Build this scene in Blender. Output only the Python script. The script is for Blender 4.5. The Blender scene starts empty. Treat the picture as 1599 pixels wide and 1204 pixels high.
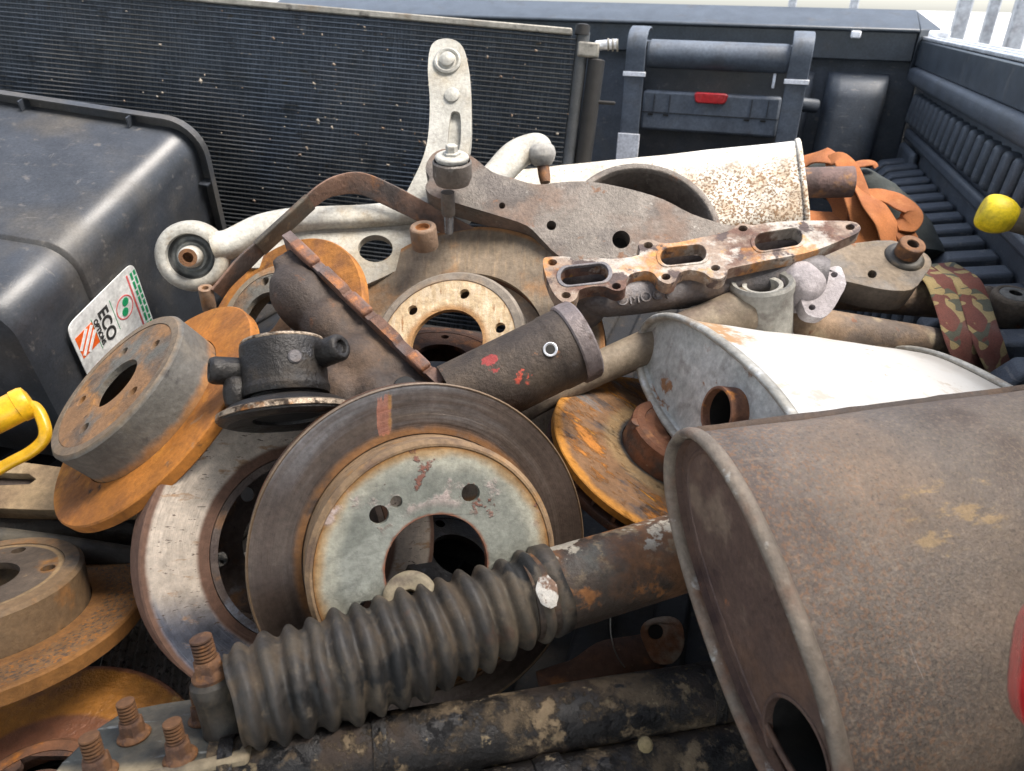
import bpy, bmesh, math, random
from mathutils import Vector, Matrix, noise
from mathutils.geometry import tessellate_polygon
random.seed(7)
R = math.radians
sc = bpy.context.scene
col = sc.collection
V = Vector

# ------------------------------------------------------------------ camera
FPX = 1155.0
BZ = 0.75                      # height of the bed floor above the ground
CAM = V((0, 0, BZ + 0.62))
TH, ROLL = R(27.5), R(1.4)
cd = bpy.data.cameras.new('camera'); cam = bpy.data.objects.new('camera', cd); col.objects.link(cam)
cd.sensor_width = 36; cd.lens = 36 * FPX / 1599; cd.clip_start = .02; cd.clip_end = 6000
FW = V((0, math.cos(TH), -math.sin(TH)))
_r, _u = V((1, 0, 0)), V((0, math.sin(TH), math.cos(TH)))
RT = _r * math.cos(ROLL) + _u * math.sin(ROLL)
UP = -_r * math.sin(ROLL) + _u * math.cos(ROLL)
m = Matrix.Identity(4)
for i in range(3):
    m[i][0], m[i][1], m[i][2], m[i][3] = RT[i], UP[i], -FW[i], CAM[i]
cam.matrix_world = m
sc.camera = cam
cd.dof.use_dof = True; cd.dof.focus_distance = .74; cd.dof.aperture_fstop = 12

# ------------------------------------------------------------------ light
w = bpy.data.worlds.new('World'); sc.world = w; w.use_nodes = True
nt = w.node_tree
bg = nt.nodes['Background']
sky = nt.nodes.new('ShaderNodeTexSky'); sky.sky_type = 'NISHITA'; sky.sun_disc = False
SUN_EL, SUN_AZ = R(63), R(108)        # azimuth measured from forward (+y) towards the right
sky.sun_elevation = SUN_EL; sky.sun_rotation = SUN_AZ
sky.air_density = 1.0; sky.dust_density = 1.5; sky.ozone_density = 1.0
hs = nt.nodes.new('ShaderNodeHueSaturation'); hs.inputs['Saturation'].default_value = .55
nt.links.new(sky.outputs[0], hs.inputs['Color']); nt.links.new(hs.outputs[0], bg.inputs[0]); bg.inputs[1].default_value = 0.15
sl = bpy.data.lights.new('sun', 'SUN'); sl.energy = 2.7; sl.angle = R(26); sl.color = (1, .92, .82)
so = bpy.data.objects.new('sun', sl); col.objects.link(so)
sd = V((math.sin(SUN_AZ) * math.cos(SUN_EL), math.cos(SUN_AZ) * math.cos(SUN_EL), math.sin(SUN_EL)))
so.rotation_euler = sd.to_track_quat('Z', 'Y').to_euler(); so.location = sd * 30
sc.view_settings.view_transform = 'Standard'; sc.view_settings.look = 'None'
sc.view_settings.exposure = 1.42; sc.view_settings.gamma = 1
sc.cycles.max_bounces = 6; sc.cycles.diffuse_bounces = 3; sc.cycles.glossy_bounces = 3
sc.cycles.use_denoising = True

# ------------------------------------------------------------------ helpers
def P(x, y, t):
    "place seen at pixel x, y of the 1599 x 1204 picture, t metres deep"
    return CAM + (FW + RT * ((x - 799.5) / FPX) + UP * ((602 - y) / FPX)) * t
def D(a, b, c):
    "direction: a right, b up, c towards the viewer"
    return (RT * a + UP * b - FW * c).normalized()
def on_plane(pts, p0, n):
    out = []
    for x, y in pts:
        d = P(x, y, 1) - CAM
        out.append(CAM + d * ((p0 - CAM).dot(n) / d.dot(n)))
    return out
def frame(o, z, xh):
    z = z.normalized(); x = (xh - z * xh.dot(z)).normalized(); y = z.cross(x)
    m = Matrix.Identity(4)
    for i in range(3): m[i][0], m[i][1], m[i][2], m[i][3] = x[i], y[i], z[i], o[i]
    return m
def axis(o, z):
    h = V((1, 0, 0)) if abs(z.normalized().x) < .8 else V((0, 1, 0))
    return frame(o, z, h)

def thing(name, label, cat, loc, group=None, kind=None):
    o = bpy.data.objects.new(name, None); col.objects.link(o); o.location = loc; o.empty_display_size = .05
    o['label'] = label; o['category'] = cat
    if group: o['group'] = group
    if kind: o['kind'] = kind
    return o
def world_loc(o):
    p = V((0, 0, 0))
    while o: p += o.location; o = o.parent
    return p
def wmat(o):
    m = o.matrix_basis.copy()
    while o.parent:
        o = o.parent; m = o.matrix_basis @ m
    return m
def obj(name, vf, mt, parent=None, M=None, sharp=35, bevel=0, bseg=2, sub=0, label=None, kind=None, remesh=0, disp=None):
    "mesh object; with M the verts are local to M, without it they are world points"
    vs, fs = vf
    me = bpy.data.meshes.new(name)
    if M is None:
        c = sum((V(v) for v in vs), V((0, 0, 0))) / max(1, len(vs))
        M = Matrix.Translation(c); vs = [V(v) - c for v in vs]
    me.from_pydata([tuple(v) for v in vs], [], fs)
    bm = bmesh.new(); bm.from_mesh(me)
    bmesh.ops.recalc_face_normals(bm, faces=bm.faces[:])
    bm.to_mesh(me); bm.free()
    me.update()
    me.shade_smooth()
    if sharp < 180 and not remesh and not sub: me.set_sharp_from_angle(angle=R(sharp))
    if mt: me.materials.append(mt)
    o = bpy.data.objects.new(name, me); col.objects.link(o)
    if parent:
        o.parent = parent; o.matrix_basis = wmat(parent).inverted() @ M
    else: o.matrix_basis = M
    if remesh:
        r = o.modifiers.new('remesh', 'REMESH'); r.mode = 'VOXEL'; r.voxel_size = remesh; r.use_smooth_shade = True
        s = o.modifiers.new('smooth', 'SMOOTH'); s.factor = .6; s.iterations = 6
    if bevel:
        b = o.modifiers.new('bevel', 'BEVEL'); b.width = bevel; b.segments = bseg; b.limit_method = 'ANGLE'; b.angle_limit = R(38)
        b.harden_normals = False
    if sub:
        s = o.modifiers.new('sub', 'SUBSURF'); s.levels = sub; s.render_levels = sub
    if disp:
        tx = bpy.data.textures.new(name, 'CLOUDS'); tx.noise_scale = disp[0]; tx.noise_depth = 2
        d = o.modifiers.new('disp', 'DISPLACE'); d.texture = tx; d.strength = disp[1]; d.texture_coords = 'LOCAL'
    if label: o['label'] = label
    if kind: o['kind'] = kind
    return o
def joinvf(*l):
    vs, fs = [], []
    for a, b in l:
        n = len(vs); vs += list(a); fs += [tuple(i + n for i in f) for f in b]
    return vs, fs
def tf(vf, M): return [M @ V(v) for v in vf[0]], vf[1]

def rnd(prof, r, closed=False, seg=2):
    "round the corners of a profile"
    out = []; n = len(prof)
    for i, p in enumerate(prof):
        if not closed and i in (0, n - 1): out.append(tuple(p)); continue
        a, b, c = V(prof[i - 1]), V(p), V(prof[(i + 1) % n])
        d1, d2 = (a - b), (c - b)
        k = min(r, d1.length * .45, d2.length * .45)
        if k < 1e-6: out.append(tuple(p)); continue
        p1, p2 = b + d1.normalized() * k, b + d2.normalized() * k
        for j in range(seg + 1):
            t = j / seg
            out.append(tuple(p1 * (1 - t) ** 2 + b * 2 * t * (1 - t) + p2 * t * t))
    return out
def lathe(prof, seg=48, closed=False, r=0, a0=0, wob=0):
    if r: prof = rnd(prof, r, closed)
    vs, fs = [], []; n = len(prof)
    for j in range(seg):
        a = a0 + 2 * math.pi * j / seg
        for rr, z in prof:
            vs.append((rr * math.cos(a), rr * math.sin(a), z))
    for j in range(seg):
        k = (j + 1) % seg
        for i in range(n if closed else n - 1):
            i2 = (i + 1) % n
            f = [j * n + i, k * n + i, k * n + i2, j * n + i2]
            if prof[i][0] < 1e-7: f = [j * n + i, k * n + i2, j * n + i2]
            elif prof[i2][0] < 1e-7: f = [j * n + i, k * n + i, j * n + i2]
            fs.append(tuple(f))
    return vs, fs
def loft(rings, cap0=True, cap1=True, close=True):
    vs, fs = [], []; n = len(rings[0])
    for r in rings: vs += [V(p) for p in r]
    for j in range(len(rings) - 1):
        for i in range(n if close else n - 1):
            k = (i + 1) % n
            fs.append((j * n + i, j * n + k, (j + 1) * n + k, (j + 1) * n + i))
    if cap0: fs.append(tuple(range(n))[::-1])
    if cap1: fs.append(tuple((len(rings) - 1) * n + i for i in range(n)))
    return vs, fs
def sup(a, b, n=2.0, seg=32):
    out = []
    for i in range(seg):
        t = 2 * math.pi * i / seg; c, s = math.cos(t), math.sin(t)
        out.append((a * math.copysign(abs(c) ** (2 / n), c), b * math.copysign(abs(s) ** (2 / n), s)))
    return out
def spline(pts, n=8):
    pts = [V(p) for p in pts]; out = []
    for i in range(len(pts) - 1):
        p0, p1, p2, p3 = pts[max(i - 1, 0)], pts[i], pts[i + 1], pts[min(i + 2, len(pts) - 1)]
        for j in range(n):
            t = j / n
            out.append(.5 * ((2 * p1) + (p2 - p0) * t + (2 * p0 - 5 * p1 + 4 * p2 - p3) * t * t + (3 * p1 - p0 - 3 * p2 + p3) * t ** 3))
    out.append(pts[-1]); return out
def lerpl(l, t):
    if not isinstance(l, (list, tuple)): return l
    x = t * (len(l) - 1); i = min(int(x), len(l) - 2); f = x - i; f = f * f * (3 - 2 * f)
    return l[i] * (1 - f) + l[i + 1] * f
def sweep(path, a, b, up, n=2.0, seg=20, caps=True, twist=0):
    "section half sizes a (sideways) and b (along up), numbers or lists along the path"
    rings = []; N = len(path)
    for i, p in enumerate(path):
        t = (path[min(i + 1, N - 1)] - path[max(i - 1, 0)]).normalized()
        u = up if not callable(up) else up(i / (N - 1))
        u = (u - t * u.dot(t)).normalized(); s = t.cross(u)
        aa, bb = lerpl(a, i / (N - 1)), lerpl(b, i / (N - 1))
        rings.append([p + s * x + u * y for x, y in sup(aa, bb, n, seg)])
    return loft(rings, caps, caps)
def tube(path, r, seg=20, caps=True):
    t = path[1] - path[0]
    up = V((0, 0, 1)) if abs(t.normalized().z) < .9 else V((1, 0, 0))
    return sweep(path, r, r, up, 2.0, seg, caps)
def box(sx, sy, sz, c=(0, 0, 0)):
    vs = [(c[0] + x * sx / 2, c[1] + y * sy / 2, c[2] + z * sz / 2) for x in (-1, 1) for y in (-1, 1) for z in (-1, 1)]
    return vs, [(0, 1, 3, 2), (4, 6, 7, 5), (0, 4, 5, 1), (2, 3, 7, 6), (0, 2, 6, 4), (1, 5, 7, 3)]
def plate(loops, th):
    "flat plate with holes; first loop outer; 2-D points; from z=0 down to -th"
    L3 = [[V((x, y, 0)) for x, y in l] for l in loops]
    tris = tessellate_polygon(L3)
    flat = [p for l in L3 for p in l]; n = len(flat)
    vs = flat + [V((p.x, p.y, -th)) for p in flat]
    fs = [tuple(t) for t in tris] + [tuple(i + n for i in t)[::-1] for t in tris]
    k = 0
    for l in L3:
        c = len(l)
        for i in range(c):
            a, b = k + i, k + (i + 1) % c
            fs.append((a, b, b + n, a + n))
        k += c
    return vs, fs
def circ(x, y, r, seg=20, ry=None): return [(x + r * math.cos(2 * math.pi * i / seg), y + (ry or r) * math.sin(2 * math.pi * i / seg)) for i in range(seg)]
def smooth2(pts, n=4):
    pts = [V((x, y, 0)) for x, y in pts]; N = len(pts); out = []
    for i in range(N):
        p0, p1, p2, p3 = pts[i - 1], pts[i], pts[(i + 1) % N], pts[(i + 2) % N]
        for j in range(n):
            t = j / n
            q = .5 * ((2 * p1) + (p2 - p0) * t + (2 * p0 - 5 * p1 + 4 * p2 - p3) * t * t + (3 * p1 - p0 - 3 * p2 + p3) * t ** 3)
            out.append((q.x, q.y))
    return out
def to2d(pts, M):
    Mi = M.inverted(); return [((Mi @ p).x, (Mi @ p).y) for p in pts]
def slot(p, q, r, seg=10):
    p, q = V((*p, 0)), V((*q, 0)); d = (q - p).normalized(); a = math.atan2(d.y, d.x); out = []
    for i in range(seg + 1): t = a - math.pi / 2 + math.pi * i / seg; out.append((q.x + r * math.cos(t), q.y + r * math.sin(t)))
    for i in range(seg + 1): t = a + math.pi / 2 + math.pi * i / seg; out.append((p.x + r * math.cos(t), p.y + r * math.sin(t)))
    return out
def text(s, M, size, mt, parent, name='lettering', ext=.0003, bold=0):
    c = bpy.data.curves.new(name, 'FONT'); c.body = s; c.size = size; c.extrude = ext; c.offset = bold
    c.align_x = 'CENTER'; c.align_y = 'CENTER'; c.materials.append(mt)
    o = bpy.data.objects.new(name, c); col.objects.link(o); o.parent = parent
    o.matrix_basis = wmat(parent).inverted() @ M
    bpy.context.view_layer.update()
    me = bpy.data.meshes.new_from_object(o.evaluated_get(bpy.context.evaluated_depsgraph_get()))
    q = bpy.data.objects.new(name, me); col.objects.link(q); q.parent = parent; q.matrix_basis = o.matrix_basis.copy()
    bpy.data.objects.remove(o); q.name = name
    return q

# ------------------------------------------------------------------ materials
def mat(name, base, rough=.6, metal=0., layers=(), bump=None, bump2=None, grooves=None, spec=.5, coat=0, rvar=.12, mott=1.0):
    m = bpy.data.materials.new(name); m.use_nodes = True; nt = m.node_tree; N, L = nt.nodes, nt.links
    b = N['Principled BSDF']; b.inputs['Specular IOR Level'].default_value = spec
    b.inputs['Coat Weight'].default_value = coat; b.inputs['Coat Roughness'].default_value = .25
    tc = N.new('ShaderNodeTexCoord'); co = tc.outputs['Object']
    def math_(op, a, b2=None, cl=False):
        n = N.new('ShaderNodeMath'); n.operation = op; n.use_clamp = cl
        for i, v in enumerate((a, b2)):
            if v is None: continue
            if isinstance(v, (int, float)): n.inputs[i].default_value = v
            else: L.new(v, n.inputs[i])
        return n.outputs[0]
    def ramp(v, lo, hi):
        n = N.new('ShaderNodeMapRange'); n.interpolation_type = 'SMOOTHSTEP'
        if lo <= hi: n.inputs[1].default_value = lo; n.inputs[2].default_value = hi
        else: n.inputs[1].default_value = hi; n.inputs[2].default_value = lo; n.inputs[3].default_value = 1; n.inputs[4].default_value = 0
        L.new(v, n.inputs[0]); return n.outputs[0]
    sep = N.new('ShaderNodeSeparateXYZ'); L.new(co, sep.inputs[0])
    _rad = []
    def radius():
        if not _rad:
            x2 = math_('MULTIPLY', sep.outputs[0], sep.outputs[0]); y2 = math_('MULTIPLY', sep.outputs[1], sep.outputs[1])
            _rad.append(math_('SQRT', math_('ADD', x2, y2)))
        return _rad[0]
    def polar(sr, sa):
        a = math_('ARCTAN2', sep.outputs[1], sep.outputs[0])
        c = N.new('ShaderNodeCombineXYZ'); L.new(math_('MULTIPLY', radius(), sr), c.inputs[0]); L.new(math_('MULTIPLY', a, sa), c.inputs[1])
        L.new(math_('MULTIPLY', sep.outputs[2], sr), c.inputs[2])
        return c.outputs[0]
    cnt = [0]
    def noi(s, d=6, st=None, pol=None, dist=0., rg=.6, vor=False, rz=None):
        n = N.new('ShaderNodeTexVoronoi' if vor else 'ShaderNodeTexNoise')
        n.inputs['Scale'].default_value = s
        if not vor:
            n.inputs['Detail'].default_value = d; n.inputs['Roughness'].default_value = rg; n.inputs['Distortion'].default_value = dist
        mp = N.new('ShaderNodeMapping'); cnt[0] += 1
        mp.inputs[1].default_value = (cnt[0] * 1.37, cnt[0] * .71, cnt[0] * 2.1)
        if rz is not None:
            mp.vector_type = 'TEXTURE'; mp.inputs[2].default_value = (0, 0, R(rz)); mp.inputs[3].default_value = tuple(1 / q for q in st)
        elif st: mp.inputs[3].default_value = st
        L.new(polar(*pol) if pol else co, mp.inputs[0]); L.new(mp.outputs[0], n.inputs[0])
        return n.outputs[0]
    cs = None; rs = ms = None
    def mixc(f, a, bcol):
        n = N.new('ShaderNodeMix'); n.data_type = 'RGBA'; L.new(f, n.inputs[0])
        if isinstance(a, tuple): n.inputs[6].default_value = (*a, 1)
        else: L.new(a, n.inputs[6])
        n.inputs[7].default_value = (*bcol, 1); return n.outputs[2]
    def mixf(f, a, v):
        n = N.new('ShaderNodeMix'); L.new(f, n.inputs[0])
        if isinstance(a, (int, float)): n.inputs[2].default_value = a
        else: L.new(a, n.inputs[2])
        n.inputs[3].default_value = v; return n.outputs[0]
    cur, cr, cm = base, rough, metal; hsum = None
    for l in layers:
        f = None
        if 's' in l:
            v = noi(l['s'], l.get('d', 6), l.get('st'), l.get('pol'), l.get('dist', 0), l.get('rg', .6), l.get('vor', False), l.get('rz'))
            f = ramp(v, l.get('lo', .45), l.get('hi', .58))
        if 'rad' in l:
            rv = radius()
            if l.get('jit'):
                rv = math_('ADD', rv, math_('MULTIPLY', math_('SUBTRACT', noi(l.get('js', 60), 5), .5), l['jit']))
            g = ramp(rv, *l['rad']); f = g if f is None else math_('MULTIPLY', f, g)
        if 'rad2' in l:
            g = ramp(radius(), *l['rad2']); f = g if f is None else math_('MULTIPLY', f, g)
        if 'ax' in l:
            i, v0, v1 = l['ax']; av = sep.outputs[i]
            if l.get('jit'): av = math_('ADD', av, math_('MULTIPLY', math_('SUBTRACT', noi(l.get('js', 60), 5), .5), l['jit']))
            g = ramp(av, v0, v1); f = g if f is None else math_('MULTIPLY', f, g)
        for bx in l.get('bx', ()):
            g = ramp(sep.outputs[bx[0]], bx[1], bx[2]); f = g if f is None else math_('MULTIPLY', f, g)
        if 'thr' in l: f = ramp(f, *l['thr'])
        if 'amt' in l: f = math_('MULTIPLY', f, l['amt'])
        cur = mixc(f, cur, l['c'])
        if 'r' in l: cr = mixf(f, cr, l['r'])
        if 'm' in l: cm = mixf(f, cm, l['m'])
        if 'h' in l:
            hv = math_('MULTIPLY', f, l['h']); hsum = hv if hsum is None else math_('ADD', hsum, hv)
    # fine brightness breakup
    g = N.new('ShaderNodeMapRange'); g.inputs[3].default_value = 1 - .30 * mott; g.inputs[4].default_value = 1 + .24 * mott; g.inputs[1].default_value = .3; g.inputs[2].default_value = .7
    L.new(noi((bump[0] if bump else 150) * .6, 8, rg=.7), g.inputs[0])
    mul = N.new('ShaderNodeMix'); mul.data_type = 'RGBA'; mul.blend_type = 'MULTIPLY'; mul.inputs[0].default_value = 1
    if isinstance(cur, tuple): mul.inputs[6].default_value = (*cur, 1)
    else: L.new(cur, mul.inputs[6])
    L.new(g.outputs[0], mul.inputs[7])
    g2 = N.new('ShaderNodeMapRange'); g2.inputs[3].default_value = 1 - .22 * mott; g2.inputs[4].default_value = 1 + .16 * mott; g2.inputs[1].default_value = .34; g2.inputs[2].default_value = .66
    L.new(noi(21, 7, rg=.62), g2.inputs[0])
    mul2 = N.new('ShaderNodeMix'); mul2.data_type = 'RGBA'; mul2.blend_type = 'MULTIPLY'; mul2.inputs[0].default_value = 1
    L.new(mul.outputs[2], mul2.inputs[6]); L.new(g2.outputs[0], mul2.inputs[7]); L.new(mul2.outputs[2], b.inputs['Base Color'])
    if isinstance(cr, (int, float)):
        n = N.new('ShaderNodeMapRange'); n.inputs[3].default_value = max(.03, cr - rvar); n.inputs[4].default_value = min(1, cr + rvar)
        n.inputs[1].default_value = .3; n.inputs[2].default_value = .7
        L.new(noi(25, 6), n.inputs[0]); L.new(n.outputs[0], b.inputs['Roughness'])
    else: L.new(cr, b.inputs['Roughness'])
    if isinstance(cm, (int, float)): b.inputs['Metallic'].default_value = cm
    else: L.new(cm, b.inputs['Metallic'])
    h = hsum
    for bp in (bump, bump2):
        if bp:
            v = math_('MULTIPLY', noi(bp[0], 6, rg=.65, st=bp[2] if len(bp) > 2 else None), bp[1]); h = v if h is None else math_('ADD', h, v)
    if grooves:
        v = math_('MULTIPLY', noi(1, 3, pol=(grooves[0], .15)), grooves[1]); h = v if h is None else math_('ADD', h, v)
    if h is not None:
        bn = N.new('ShaderNodeBump'); bn.inputs['Strength'].default_value = 1; bn.inputs['Distance'].default_value = 1
        L.new(h, bn.inputs['Height']); L.new(bn.outputs[0], b.inputs['Normal'])
    return m
ORANGE, RUST, BROWN, DARK = (.40, .14, .018), (.22, .085, .024), (.10, .052, .032), (.028, .02, .016)
TAN, CREAM, GREY = (.30, .21, .12), (.55, .44, .28), (.16, .155, .15)
# ================================================================== materials used
def rusty(name, base=RUST, a=ORANGE, b=BROWN, s=18, rough=.8, pol=None, bump=(220, .0011), grooves=None, extra=(), **k):
    ls = [dict(c=b, s=s, lo=.46, hi=.62, d=8), dict(c=a, s=s * 1.9, lo=.54, hi=.68, d=8, pol=pol),
          dict(c=DARK, s=s * 4, lo=.63, hi=.74, d=6), dict(c=(.30, .19, .11), s=s * 7, lo=.64, hi=.74, d=5, amt=.6)]
    return mat(name, base, rough, 0, ls + list(extra), bump, bump2=(40, .0012), grooves=grooves, **k)
m_plastic = mat('black_plastic', (.040, .045, .054), .36, 0, [dict(c=(.072, .066, .058), s=7, lo=.44, hi=.75, r=.5), dict(c=(.19, .18, .17), s=16, st=(1, 9, 5), lo=.65, hi=.70, amt=.35, r=.7), dict(c=(.19, .18, .17), s=13, st=(8, 1, 3), lo=.66, hi=.71, amt=.35, r=.7), dict(c=(.16, .145, .13), s=60, lo=.60, hi=.72, amt=.45, r=.8)], bump=(500, .0002))
m_liner = mat('liner_plastic', (.062, .074, .092), .5, 0, [dict(c=(.085, .085, .082), s=9, lo=.5, hi=.72, amt=.6, r=.7), dict(c=(.20, .19, .175), s=45, lo=.60, hi=.72, amt=.5), dict(c=(.22, .21, .20), s=12, st=(2, 2, 14), lo=.62, hi=.68, amt=.45)], bump=(420, .0009))  # base raised and blued, paints a hazy lift over the liner
m_capblack = mat('satin_black_paint', (.055, .067, .082), .36, 0, [dict(c=(.09, .088, .085), s=20, lo=.55, hi=.75, amt=.5, r=.55)], bump=(300, .0001))
m_alu = mat('track_aluminium', (.72, .73, .75), .4, .6, [dict(c=(.55, .55, .56), s=40, lo=.5, hi=.7)])
m_silver = mat('reflective_band', (.82, .84, .88), .5, .0, [dict(c=(.5, .5, .5), s=30, lo=.55, hi=.75)], bump=(300, .0001))
m_red = mat('red_plastic', (.55, .02, .025), .25, 0, bump=(200, .0001), coat=.5)
m_grey = mat('grey_plastic', (.11, .13, .16), .5, 0, [dict(c=(.09, .09, .088), s=20, lo=.5, hi=.7, amt=.5)], bump=(300, .0002))
m_fin = mat('condenser_black', (.066, .085, .115), .5, .1, [dict(c=(.13, .122, .11), s=6, lo=.48, hi=.68, amt=.7, r=.8), dict(c=(.30, .26, .20), s=110, lo=.62, hi=.70, amt=.7), dict(c=(.016, .018, .02), s=16, lo=.58, hi=.66), dict(c=(.055, .058, .06), s=3, lo=.4, hi=.6)], bump=(500, .0005))  # lifted navy base stands in for haze over the condenser
m_findark = mat('condenser_fin', (.040, .052, .070), .7, .1, [dict(c=(.085, .102, .13), s=1, st=(420, 30, 30), d=2, lo=.46, hi=.58), dict(c=(.05, .046, .04), s=60, lo=.62, hi=.7)], bump=(400, .0008))
m_dirtyalu = mat('dirty_aluminium', (.30, .285, .25), .55, .35, [dict(c=(.06, .055, .05), s=30, lo=.52, hi=.66, r=.8, m=0.), dict(c=(.24, .17, .1), s=14, lo=.55, hi=.7, m=0., amt=.7)], bump=(200, .0006))
m_rubber = mat('dusty_rubber', (.042, .038, .032), .5, 0, [dict(c=(.125, .098, .066), s=11, lo=.42, hi=.66, r=.85, amt=.8), dict(c=(.19, .145, .095), s=46, lo=.57, hi=.70, amt=.65, r=.9), dict(c=(.10, .055, .035), s=20, lo=.58, hi=.68, amt=.6, r=.9), dict(c=(.015, .015, .015), s=20, lo=.55, hi=.7)], bump=(250, .0006))
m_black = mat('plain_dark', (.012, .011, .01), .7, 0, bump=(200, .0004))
m_cast = mat('cast_aluminium', (.41, .40, .36), .62, .12, [dict(c=(.36, .32, .25), s=11, lo=.48, hi=.66, r=.8, m=0.), dict(c=(.25, .19, .12), s=34, lo=.6, hi=.72, m=0., amt=.6), dict(c=(.60, .59, .55), s=7, lo=.55, hi=.7, amt=.6)], bump=(350, .0006))
m_steel = mat('weathered_grey_steel', (.135, .117, .102), .52, .3, [dict(c=(.165, .115, .088), s=9, d=9, lo=.46, hi=.60, r=.75, m=0.), dict(c=(.080, .068, .062), s=16, d=8, lo=.50, hi=.64, amt=.85), dict(c=(.21, .10, .05), s=44, d=8, lo=.60, hi=.68, m=0., r=.9, amt=.7), dict(c=(.28, .26, .235), s=90, d=6, lo=.63, hi=.69, amt=.6), dict(c=(.22, .205, .185), s=7, d=8, lo=.56, hi=.68, amt=.5)], bump=(280, .0010), bump2=(30, .0014))
m_flange = mat('scaly_flange', (.27, .20, .15), .55, .15, [dict(c=(.14, .075, .055), s=14, d=9, lo=.48, hi=.58, r=.85, m=0.), dict(c=(.44, .40, .35), s=17, d=9, rg=.68, lo=.50, hi=.58, r=.45, m=.2, amt=.85), dict(c=(.43, .19, .05), s=12, d=8, lo=.52, hi=.60, r=.85, m=0., amt=.85), dict(c=(.085, .06, .055), s=32, d=9, lo=.56, hi=.63, r=.8, m=0.), dict(c=(.50, .27, .06), s=30, d=8, lo=.60, hi=.68, amt=.8)], bump=(240, .0011), bump2=(60, .0016))
m_runner = mat('grey_casting', (.16, .15, .155), .6, .3, [dict(c=(.22, .17, .14), s=20, lo=.5, hi=.66, m=0.), dict(c=(.36, .35, .36), s=16, lo=.58, hi=.72, amt=.7)], bump=(300, .0012))
m_powder = mat('white_scaled_casting', (.34, .31, .32), .75, 0, [dict(c=(.72, .72, .76), s=14, lo=.46, hi=.60, h=.0008), dict(c=(.24, .17, .15), s=26, lo=.58, hi=.7)], bump=(250, .0016))
m_castdark = mat('dark_brown_casting', (.060, .045, .037), .62, .25, [dict(c=(.12, .08, .055), s=10, lo=.48, hi=.66, r=.8), dict(c=(.045, .035, .032), s=14, lo=.52, hi=.7), dict(c=(.22, .10, .05), s=45, lo=.63, hi=.73, amt=.6, r=.9)], bump=(320, .0012))
m_oily = mat('oily_black_iron', (.022, .02, .019), .38, .3, [dict(c=(.055, .042, .03), s=16, lo=.5, hi=.68, r=.75), dict(c=(.05, .05, .055), s=40, lo=.6, hi=.7, r=.25)], bump=(160, .0016))
m_worn = mat('worn_bright_edge', (.42, .33, .24), .4, .6, [dict(c=(.05, .035, .025), s=60, lo=.45, hi=.6, r=.7), dict(c=(.40, .17, .05), s=30, lo=.56, hi=.68)], bump=(200, .0016))
m_pipe = rusty('brown_pipe', base=(.20, .13, .085), a=(.27, .13, .05), b=(.13, .085, .06), s=14)
m_rust = rusty('rust')
m_rustdark = rusty('dark_rust', base=(.10, .05, .032), a=(.22, .09, .035), b=(.055, .032, .025))
m_rustbolt = rusty('bolt_rust', base=(.165, .078, .034), a=(.26, .112, .036), b=(.088, .045, .028), s=40, bump=(400, .0008))
m_yellow = mat('yellow_plastic', (.72, .40, .012), .35, 0, [dict(c=(.5, .27, .02), s=18, lo=.55, hi=.7, amt=.6), dict(c=(.25, .16, .05), s=50, lo=.66, hi=.74, amt=.6)], bump=(200, .0003), coat=.2)
m_yellow2 = mat('lemon_rubber', (.80, .60, .015), .5, 0, [dict(c=(.40, .28, .04), s=22, lo=.52, hi=.7, amt=.6)], bump=(300, .0005))
m_strap = mat('orange_webbing', (.38, .135, .042), .9, 0, [dict(c=(.33, .11, .035), s=12, lo=.48, hi=.66), dict(c=(.55, .25, .10), s=25, lo=.55, hi=.7, amt=.5)], bump=(900, .0007))
m_camo = mat('camouflage_webbing', (.31, .235, .105), .9, 0, [dict(c=(.085, .085, .058), s=22, d=1, lo=.515, hi=.525, dist=1.2), dict(c=(.15, .05, .036), s=15, st=(1.7, .7, .7), d=1, lo=.485, hi=.495, dist=1.4), dict(c=(.31, .235, .105), s=30, d=1, lo=.62, hi=.63), dict(c=(.13, .11, .08), s=12, lo=.5, hi=.7, amt=.4)], bump=(900, .0009))
m_mat = mat('grey_carpet', (.20, .185, .165), .95, 0, [dict(c=(.36, .335, .295), s=120, lo=.5, hi=.68, st=(1, .35, 1)), dict(c=(.028, .026, .024), s=150, lo=.52, hi=.68), dict(c=(.11, .09, .06), s=8, lo=.5, hi=.7, amt=.5)], bump=(230, .006))
m_wire = mat('thin_wire', (.25, .23, .2), .5, .6)
m_mudtube = mat('muddy_black_tube', (.016, .014, .013), .42, .1, [dict(c=(.052, .036, .026), s=14, lo=.46, hi=.60, r=.8), dict(c=(.125, .092, .058), s=11, d=10, rg=.7, lo=.48, hi=.56, r=.95, h=.0012), dict(c=(.21, .155, .095), s=17, d=10, rg=.72, lo=.55, hi=.61, r=.95, h=.0012), dict(c=(.012, .011, .011), s=26, d=8, lo=.55, hi=.60, r=.35), dict(c=(.23, .18, .11), s=90, lo=.62, hi=.68, r=.95)], bump=(200, .0016))

# ================================================================== ground and surroundings
m_ground = mat('pale_concrete', (.62, .61, .58), .85, 0, [dict(c=(.54, .53, .51), s=.8, lo=.45, hi=.65), dict(c=(.66, .65, .63), s=6, lo=.5, hi=.7)], bump=(60, .002))
m_white = mat('white_painted_sheet', (.80, .80, .80), .5, 0, [dict(c=(.66, .66, .65), s=2, lo=.5, hi=.7)], bump=(30, .0006))
m_post = mat('grey_galvanised_post', (.36, .38, .41), .5, .4, [dict(c=(.25, .25, .26), s=8, lo=.5, hi=.7)], bump=(80, .0006))
g = obj('ground', ([(-2500, -2500, 0), (2500, -2500, 0), (2500, 2500, 0), (-2500, 2500, 0)], [(0, 1, 2, 3)]), m_ground, kind='structure')

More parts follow.
